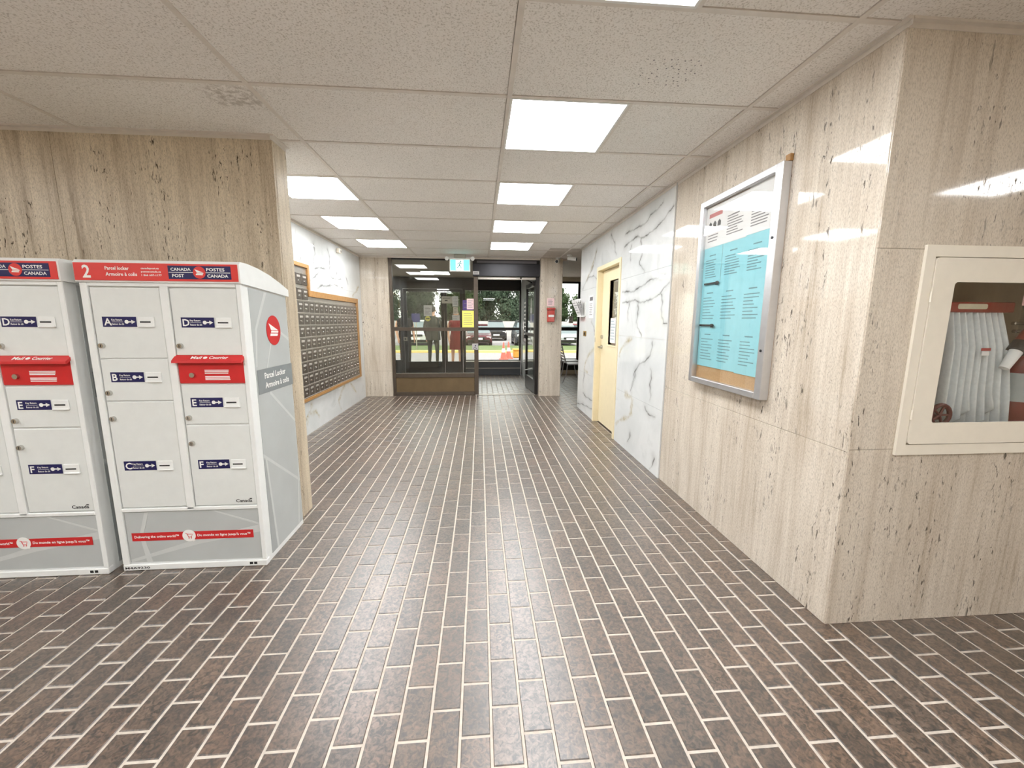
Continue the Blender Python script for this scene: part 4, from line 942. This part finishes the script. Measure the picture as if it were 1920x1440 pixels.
for i in range(5):
    a = 2*math.pi*i/5; q.cyl((2.0, 1.567, .955), (2.0+.043*math.cos(a), 1.565, .955+.043*math.sin(a)), .005, n=8)
q.cyl((2.0, 1.57, .945), (2.0, 1.61, .945), .012, n=12); q.build('handwheel', plain('wheel_red', srgb(92, 30, 28), .4), t)
q = B(t.location); q.cyl((2.0, 1.61, .945), (2.0, 1.74, .945), .02, n=12); q.cyl((2.0, 1.70, .945), (2.0, 1.70, .83), .026, n=12); q.build('valve_body', M_BRASS, t)
t = thing('fire_extinguisher', 'dark red fire extinguisher standing at the right in the hose cabinet', 'fire extinguisher', (2.485, 1.66, .83))
q = B(t.location); prof = [(.0, .829), (.07, .829), (.075, .84), (.075, 1.17), (.062, 1.215), (.03, 1.24), (.022, 1.26)]
q.loft([[(2.485+r*math.cos(2*math.pi*j/22), 1.66+r*math.sin(2*math.pi*j/22), z) for j in range(22)] for r, z in prof]); q.build('cylinder', M_EXT, t)
q = B(t.location)
A = [math.radians(a) for a in range(195, 320, 12)]
q.add([(2.485+.0762*math.cos(a), 1.66+.0762*math.sin(a), z) for z in (1.0, 1.13) for a in A], [(i, i+1, len(A)+i+1, len(A)+i) for i in range(len(A)-1)], True); q.build('label', plain('label_grey', srgb(170, 178, 178), .5), t)
q = B(t.location); q.cyl((2.485, 1.66, 1.26), (2.485, 1.66, 1.31), .018, n=12); q.box(2.40, 2.50, 1.64, 1.66, 1.31, 1.325, .004); q.box(2.39, 2.49, 1.64, 1.66, 1.345, 1.36, .004); q.build('valve_head', M_CHROME, t)
q = B(t.location); q.tube([(2.45, 1.65, 1.285), (2.425, 1.65, 1.25), (2.408, 1.66, 1.12), (2.406, 1.66, 1.0)], .014, 10); q.cyl((2.406, 1.66, 1.02), (2.41, 1.66, .955), .018, .024, 12); q.build('discharge_hose', M_RUBBER, t)

# ------------------------------------------------------------------ slatted chair in the nook
M_CHAIR = plain('pale_grey_enamel', srgb(214, 214, 220), .4, .1)
ch = thing('metal_chair', 'grey metal slatted chair in the seating nook beyond the column', 'chair', (2.10, 8.95, 0), rz=math.radians(-90))
for sx in (-.22, .22):
    q = B(); q.tube([(sx, .30, .0), (sx, .24, .2), (sx, .22, .40)], .011); q.build('leg', M_CHAIR, ch)
    q = B(); q.tube([(sx, -.28, .0), (sx, -.20, .2), (sx, -.18, .40)], .011); q.build('leg', M_CHAIR, ch)
    q = B(); q.tube([(sx, .24, .41), (sx, -.18, .40), (sx, -.22, .45), (sx, -.31, .80)], .012); q.build('side_rail', M_CHAIR, ch)
for i in range(6): q = B(); q.box(-.205+.07*i, -.15+.07*i, -.17, .26, .405, .417, .003); q.build('seat_slat', M_CHAIR, ch)
for i in range(5): y = -.225-.018*i; q = B(); q.box(-.22, .22, y-.008, y+.004, .48+.068*i, .525+.068*i, .003); q.build('back_slat', M_CHAIR, ch)
q = B(); q.tube([(-.22, -.31, .80), (.22, -.31, .80)], .012); q.build('top_rail', M_CHAIR, ch)
ch['label'] = 'nearer pale metal slatted chair in the seating nook beyond the column'; ch['group'] = 'metal chairs in the nook'
c2 = copy_tree(ch); c2.location.y = 9.6; c2['label'] = 'farther pale metal slatted chair in the seating nook, against the window'

# ------------------------------------------------------------------ outdoors
M_ASPH = plain('asphalt', srgb(150, 146, 150), .85, var=.12, scale=4)
M_CONC = plain('pale_concrete', srgb(196, 190, 188), .85, var=.08, scale=3)
M_GRASS = plain('lawn', srgb(100, 116, 70), .9, var=.25, scale=3)
M_CURB = plain('yellow_curb_paint', srgb(222, 196, 120), .7, var=.08)
b = B(); b.box(-14, 14, YO+.3, 12.6, -.25, -.02); struct(b.build('ground_walk', M_CONC), 'concrete walk outside the doors')
b = B(); b.add([(-40, 12.6, -.03), (40, 12.6, -.03), (40, 17, -.3), (-40, 17, -.3), (40, 21, -.3), (-40, 21, -.3)], [(0, 1, 2, 3), (3, 2, 4, 5)]); b.box(-80, 80, 24.5, 90, -.5, -.31); struct(b.build('ground_drive', M_ASPH), 'asphalt drive and parking lot')
b = B(); b.box(-40, 40, 21, 21.5, -.45, -.2, .02); struct(b.build('trim_30', M_CURB), 'yellow painted curb')
b = B(); b.box(-40, 40, 21.5, 26.5, -.45, -.25, .02); struct(b.build('ground_lawn', M_GRASS), 'grass strip beyond the drive')
b = B(); b.box(-60, 60, 43.5, 43.9, -.4, 1.3); struct(b.build('wall_boundary', M_CONC), 'low pale boundary wall beyond the parking lot')

def car(label, x, y, colr, suv=False, rz=0):
    nm = 'car_paint_%d_%d_%d' % colr
    mt = plain(nm, srgb(*colr), .25, .3, var=.03); t = thing('parked_car', label, 'car', (x, y, -.3), 'parked cars outside', rz)
    H = 1.68 if suv else 1.42; hw = .90
    def ring(y, z0, z1, w, tw): return [(-w, y, z0), (w, y, z0), (w*1.0, y, (z0+z1)/2), (tw, y, z1), (-tw, y, z1), (-w, y, (z0+z1)/2)]
    hz = .98 if suv else .82
    q = B(); q.loft([ring(-2.25, .3, hz-.25, .78, .70), ring(-2.15, .22, hz-.12, .86, .78), ring(-1.1, .2, hz, hw, .84), ring(1.6, .2, hz+.06, hw, .86), ring(2.2, .25, hz+.04, .84, .8)]); q.sm = [False]*len(q.sm); fix_normals(q.build('body', mt, t))
    q = B(); q.loft([ring(-.55, H-.12, H-.02, .62, .58), ring(-.2, H-.12, H, .64, .6), ring(1.3, H-.12, H, .64, .6), ring(1.75, H-.14, H-.05, .62, .56)]); q.sm = [False]*len(q.sm); fix_normals(q.build('roof', mt, t))
    q = B(); q.loft([[(-.80, -1.1, hz-.02), (.80, -1.1, hz-.02), (.83, 1.95 if suv else 1.9, hz), (-.83, 1.95 if suv else 1.9, hz)], [(-.62, -.5, H-.1), (.62, -.5, H-.1), (.62, 1.7, H-.1), (-.62, 1.7, H-.1)]]); q.sm = [False]*len(q.sm); fix_normals(q.build('windows', plain('car_glass', srgb(120, 132, 138), .08, var=.05), t))
    for sx in (-.8, .8):
        for yy in (-1.4, 1.35):
            q = B(); q.cyl((sx-.1, yy, .33), (sx+.1, yy, .33), .33, n=18); q.m = 1; q.cyl((sx-.105, yy, .33), (sx+.105, yy, .33), .2, n=14); q.build('wheel', [M_RUBBER, M_ALU], t)
        q = B(); q.box(sx*.82-.14, sx*.82+.14, -2.24, -2.1, hz-.34, hz-.2, .02); q.build('headlight', M_INK, t)
    q = B(); q.box(-.42, .42, -2.285, -2.2, hz-.36, hz-.22, .02); q.build('grille', M_BLACK, t)
    q = B(); q.box(-.76, .76, -2.30, -2.15, .26, .42, .03); q.build('bumper', M_DARK, t)
    q = B(); q.box(-.26, .26, -2.315, -2.30, .42, .54, .004); q.build('number_plate', M_INK, t)
car('white SUV parked facing the glazing, behind the people', -4.1, 28.6, (214, 216, 218), True)
car('dark maroon car parked right of the entrance mullion', -.1, 28.8, (92, 40, 52))
car('black car farther back in the middle of the open doorway', 1.35, 36, (40, 42, 50), True)
car('black SUV parked at the right of the open doorway', 3.2, 28.4, (44, 46, 52), True)
car('silver car seen through the nook window', 5.9, 28.5, (176, 180, 184))
car('red car farther back seen through the nook window', 9.0, 35, (176, 70, 80))
car('pale silver car at the far left of the parking lot', -7.2, 29, (190, 192, 196))

# traffic cones, yellow box, sign post
def cone(label, x, y):
    t = thing('traffic_cone', label, 'traffic cone', (x, y, -.3), 'cones on the drive')
    q = B(); q.box(-.19, .19, -.19, .19, 0, .04, .01); q.build('base', plain('cone_orange', srgb(240, 100, 84), .6), t)
    q = B(); q.cyl((0, 0, .04), (0, 0, .32), .14, .085, 18); q.build('cone_body', plain('cone_orange', srgb(240, 100, 84), .6), t)
    q = B(); q.cyl((0, 0, .32), (0, 0, .48), .085, .055, 18); q.build('reflective_collar', M_INK, t)
    q = B(); q.cyl((0, 0, .48), (0, 0, .74), .055, .022, 18); q.build('tip', plain('cone_orange', srgb(240, 100, 84), .6), t)
cone('orange traffic cone with white collar, left of the pair', 1.0, 17.3); cone('orange traffic cone with white collar, right of the pair', 1.25, 17.8)
t = thing('grit_box', 'low yellow storage box behind the traffic cones', 'storage box', (1.85, 18.2, -.3))
q = B(t.location); q.box(1.5, 2.5, 18.05, 18.6, -.3, .02, .03); q.build('bin', plain('box_ochre', srgb(206, 150, 58), .6), t)
q = B(t.location); q.box(1.47, 2.53, 18.02, 18.63, .02, .09, .025); q.build('lid', plain('box_ochre', srgb(206, 150, 58), .6), t)
t = thing('sign_post', 'thin pole with a blue sign plate on the grass strip', 'sign', (-3.55, 23.0, -.25))
q = B(t.location); q.cyl((-3.55, 23, -.25), (-3.55, 23, 1.75), .03, n=10); q.build('pole', M_ALU, t)
q = B(t.location); q.box(-3.78, -3.32, 22.95, 22.97, 1.25, 1.72, .01); q.build('plate', M_NAVY, t)

# people outside the doors
def skinned(name, joints, edges, regions, parent):
    """one continuous figure grown from a joint skeleton"""
    me = bpy.data.meshes.new(name); names = list(joints)
    me.from_pydata([joints[n][0] for n in names], [(names.index(a), names.index(b_)) for a, b_ in edges], [])
    ob = bpy.data.objects.new(name, me); C.objects.link(ob)
    md = ob.modifiers.new('skin', 'SKIN'); md.use_smooth_shade = True
    for i, n in enumerate(names):
        r = joints[n][1]; me.skin_vertices[0].data[i].radius = r if isinstance(r, tuple) else (r, r)
    me.skin_vertices[0].data[names.index('pelvis')].use_root = True
    ob.modifiers.new('sub', 'SUBSURF').levels = 2
    dg = bpy.context.evaluated_depsgraph_get(); m2 = bpy.data.meshes.new_from_object(ob.evaluated_get(dg))
    bpy.data.objects.remove(ob); m2.name = name
    mats = []; m2.materials.clear()
    for mt, _ in regions: m2.materials.append(mt)
    for p in m2.polygons:
        p.use_smooth = True
        for i, (_, fn) in enumerate(regions):
            if fn(p.center): p.material_index = i; break
    o = bpy.data.objects.new(name, m2); C.objects.link(o); o.parent = parent; return o
M_SKIN = plain('skin', srgb(206, 160, 134), .55, var=.04)
def person(label, x, y, h, cloth, rz=0):
    t = thing('person', label, 'person', (x, y, -.02), 'people outside the doors', rz)
    k = h/1.72; dress = cloth == 'dress'
    J = {'pelvis': ((0, 0, .95), (.15, .11)), 'waist': ((0, 0, 1.1), (.135, .095)), 'chest': ((0, 0, 1.32), (.16, .11)), 'neckb': ((0, 0, 1.46), (.06, .06)), 'neck': ((0, -.01, 1.53), .05),
         'headb': ((0, -.02, 1.58), (.07, .085)), 'headm': ((0, -.02, 1.65), (.078, .095)), 'headt': ((0, -.01, 1.71), (.06, .07))}
    E = [('pelvis', 'waist'), ('waist', 'chest'), ('chest', 'neckb'), ('neckb', 'neck'), ('neck', 'headb'), ('headb', 'headm'), ('headm', 'headt')]
    for s, sx in (('l', -1), ('r', 1)):
        J.update({'hip'+s: ((.10*sx, 0, .88), .095), 'knee'+s: ((.11*sx, -.02, .48), .058), 'ank'+s: ((.115*sx, .02, .09), .04), 'toe'+s: ((.13*sx, -.16, .035), .035),
                  'sh'+s: ((.19*sx, 0, 1.40), .065), 'el'+s: ((.25*sx, .02, 1.12), .045), 'wr'+s: ((.24*sx, -.10, .90), .032), 'palm'+s: ((.235*sx, -.13, .83), (.035, .022))})
        E += [('pelvis', 'hip'+s), ('hip'+s, 'knee'+s), ('knee'+s, 'ank'+s), ('ank'+s, 'toe'+s), ('chest', 'sh'+s), ('sh'+s, 'el'+s), ('el'+s, 'wr'+s), ('wr'+s, 'palm'+s)]
        for i in range(4):
            J['f%d%s' % (i, s)] = ((.235*sx+(i-1.5)*.004*sx, -.165+.022*i, .775-.01*(i in (1, 2))), .010); J['g%d%s' % (i, s)] = ((.225*sx, -.17+.022*i, .74-.012*(i in (1, 2))), .008)
            E += [('palm'+s, 'f%d%s' % (i, s)), ('f%d%s' % (i, s), 'g%d%s' % (i, s))]
        J['th'+s] = ((.21*sx, -.175, .83), .011); E.append(('palm'+s, 'th'+s))
    J = {n: (tuple(c*k for c in p), tuple(q*k for q in r) if isinstance(r, tuple) else r*k) for n, (p, r) in J.items()}
    shoe = plain('shoe_black', srgb(26, 24, 24), .4); blk = plain('black_cloth', srgb(30, 29, 33), .85, var=.2); olive = plain('olive_suit', srgb(54, 54, 46), .85, var=.12); redc = plain('red_cloth', srgb(116, 20, 26), .8, var=.1)
    if cloth == 'black': reg = [(shoe, lambda c: c.z < .08*k), (blk, lambda c: c.z < 1.47*k and abs(c.x) < .235*k and not (abs(c.x) > .19*k and c.z < 1.2*k)), (M_SKIN, lambda c: True)]
    elif cloth == 'suit': reg = [(shoe, lambda c: c.z < .08*k), (olive, lambda c: c.z < 1.48*k and not (abs(c.x) > .18*k and c.z < .9*k)), (M_SKIN, lambda c: True)]
    else: reg = [(shoe, lambda c: c.z < .07*k), (redc, lambda c: .9*k < c.z < 1.45*k and abs(c.x) < .22*k), (M_SKIN, lambda c: True)]
    skinned('body', J, E, reg, t)
    def ringz(z, rx, ry, cy=0, n=20): return [(rx*k*math.cos(2*math.pi*i/n), cy*k+ry*k*math.sin(2*math.pi*i/n), z*k) for i in range(n)]
    if dress:
        q = B(); q.loft([ringz(.56, .215, .17), ringz(.75, .21, .165), ringz(.95, .195, .15), ringz(1.1, .16, .125), ringz(1.3, .185, .14), ringz(1.43, .13, .09), ringz(1.46, .08, .07)]); q.build('dress', redc, t)
    elif cloth == 'suit':
        q = B(); q.loft([ringz(.80, .215, .165), ringz(.95, .21, .16), ringz(1.1, .19, .145), ringz(1.32, .21, .155), ringz(1.43, .15, .10), ringz(1.48, .075, .07)]); q.build('jacket', olive, t)
    else:
        q = B(); q.loft([ringz(.90, .19, .15), ringz(1.1, .175, .135), ringz(1.32, .195, .145), ringz(1.43, .14, .095), ringz(1.47, .075, .07)]); q.build('shirt', blk, t)
    hair = plain('dark_hair', srgb(34, 28, 26), .6, var=.2)
    q = B(); q.ball((0, .012*k, 1.675*k), .098*k, .9, 1.05, 1.0)
    if dress: q.loft([ringz(1.66, .092, .06, .06), ringz(1.5, .09, .05, .075), ringz(1.40, .07, .03, .085)])
    q.build('hair', hair, t)
    q = B(); q.ball((0, -.125*k, 1.632*k), .016*k, .7, 1, 1.2)
    for sx in (-1, 1): q.ball((.082*sx*k, -.01*k, 1.635*k), .022*k, .4, .7, 1.2)
    q.build('nose_and_ears', M_SKIN, t)
    q = B()
    for sx in (-1, 1): q.ball((.032*sx*k, -.108*k, 1.655*k), .011*k, 1.2, .6, .6, 8, 6)
    q.box(-.024*k, .024*k, -.116*k, -.108*k, 1.594*k, 1.600*k); q.build('eyes_and_mouth', M_BLACK, t)
person('person in black standing outside the left side of the glass doors', -2.16, 11.9, 1.70, 'black', .5)
person('person in an olive suit standing outside behind the wide glass door', -1.36, 11.9, 1.74, 'suit', math.pi-.2)
person('person in a red dress standing outside behind the narrow glass door', -.70, 12.0, 1.64, 'dress', .2)

# trees beyond the lot
M_LEAF = []
for nm, c in (('leaf_dark', (42, 58, 36)), ('leaf_mid', (60, 82, 44)), ('leaf_grey', (56, 72, 54))): M_LEAF.append(plain(nm, srgb(*c), .8, var=.4, scale=2.5))
M_BARK = plain('bark', srgb(84, 70, 58), .9, var=.2)
def crown(seed, H, R):
    r = random.Random(seed); b = B()
    blobs = [(r.uniform(-.6, .6)*R, r.uniform(-.5, .5)*R, H*(.12+.72*(j+r.random())/13), R*r.uniform(.42, .62)) for j in range(13)]
    for bx, by, bz, br in blobs:
        b.ball((bx, by, bz), br*.62, 1, 1, .85, 8, 6)
        for _ in range(420):
            u = Vector((r.gauss(0, 1), r.gauss(0, 1), r.gauss(0, 1))).normalized(); p = Vector((bx, by, bz))+u*br*r.uniform(.5, 1.12); p.z = max(.1, p.z)
            a = u.orthogonal().normalized()*r.uniform(.07, .15); c = u.cross(a).normalized()*r.uniform(.06, .12)+u*r.uniform(-.08, .08)
            b.add([tuple(p-a), tuple(p-c), tuple(p+a), tuple(p+c)], [(0, 1, 2, 3)])
    return b
protos = []
tl = ['dark green bushy tree', 'mid green bushy tree', 'grey-green bushy tree']
front = ['far left beyond the lot', 'left of the wide outer door', 'behind the white SUV', 'behind the person in the olive suit', 'behind the maroon car', 'behind the black car in the doorway', 'behind the black SUV', 'left in the nook window', 'right in the nook window', 'far right beyond the lot']
rt_ = random.Random(9)
for row in (0, 1):
    for i, p in enumerate(front):
        x = -19.5+4.5*i+row*2.25; y = 47.0+row*4.8; k = (i+row) % 3
        t = thing('leafy_tree', tl[k]+(' of the nearer row, ' if row == 0 else ' of the farther row, ')+p, 'tree', (x, y, -.35), 'trees beyond the parking lot', rt_.uniform(0, 6)); t.scale = (1, 1, rt_.uniform(.95, 1.05)*(1+.14*row)*(1.22 if x < 7 else 1))
        if len(protos) < 3 and k == len(protos):
            c = crown(20+k, 5.2+.3*k, 1.72).build('crown', M_LEAF[k], t); q = B(); q.tube([(0, 0, 0), (.05, .02, 1.2), (-.04, 0, 3)], [.2, .16, .09], 10); q2 = q.build('trunk', M_BARK, t); protos.append((c, q2))
        else:
            for q in protos[k]: c = q.copy(); C.objects.link(c); c.parent = t
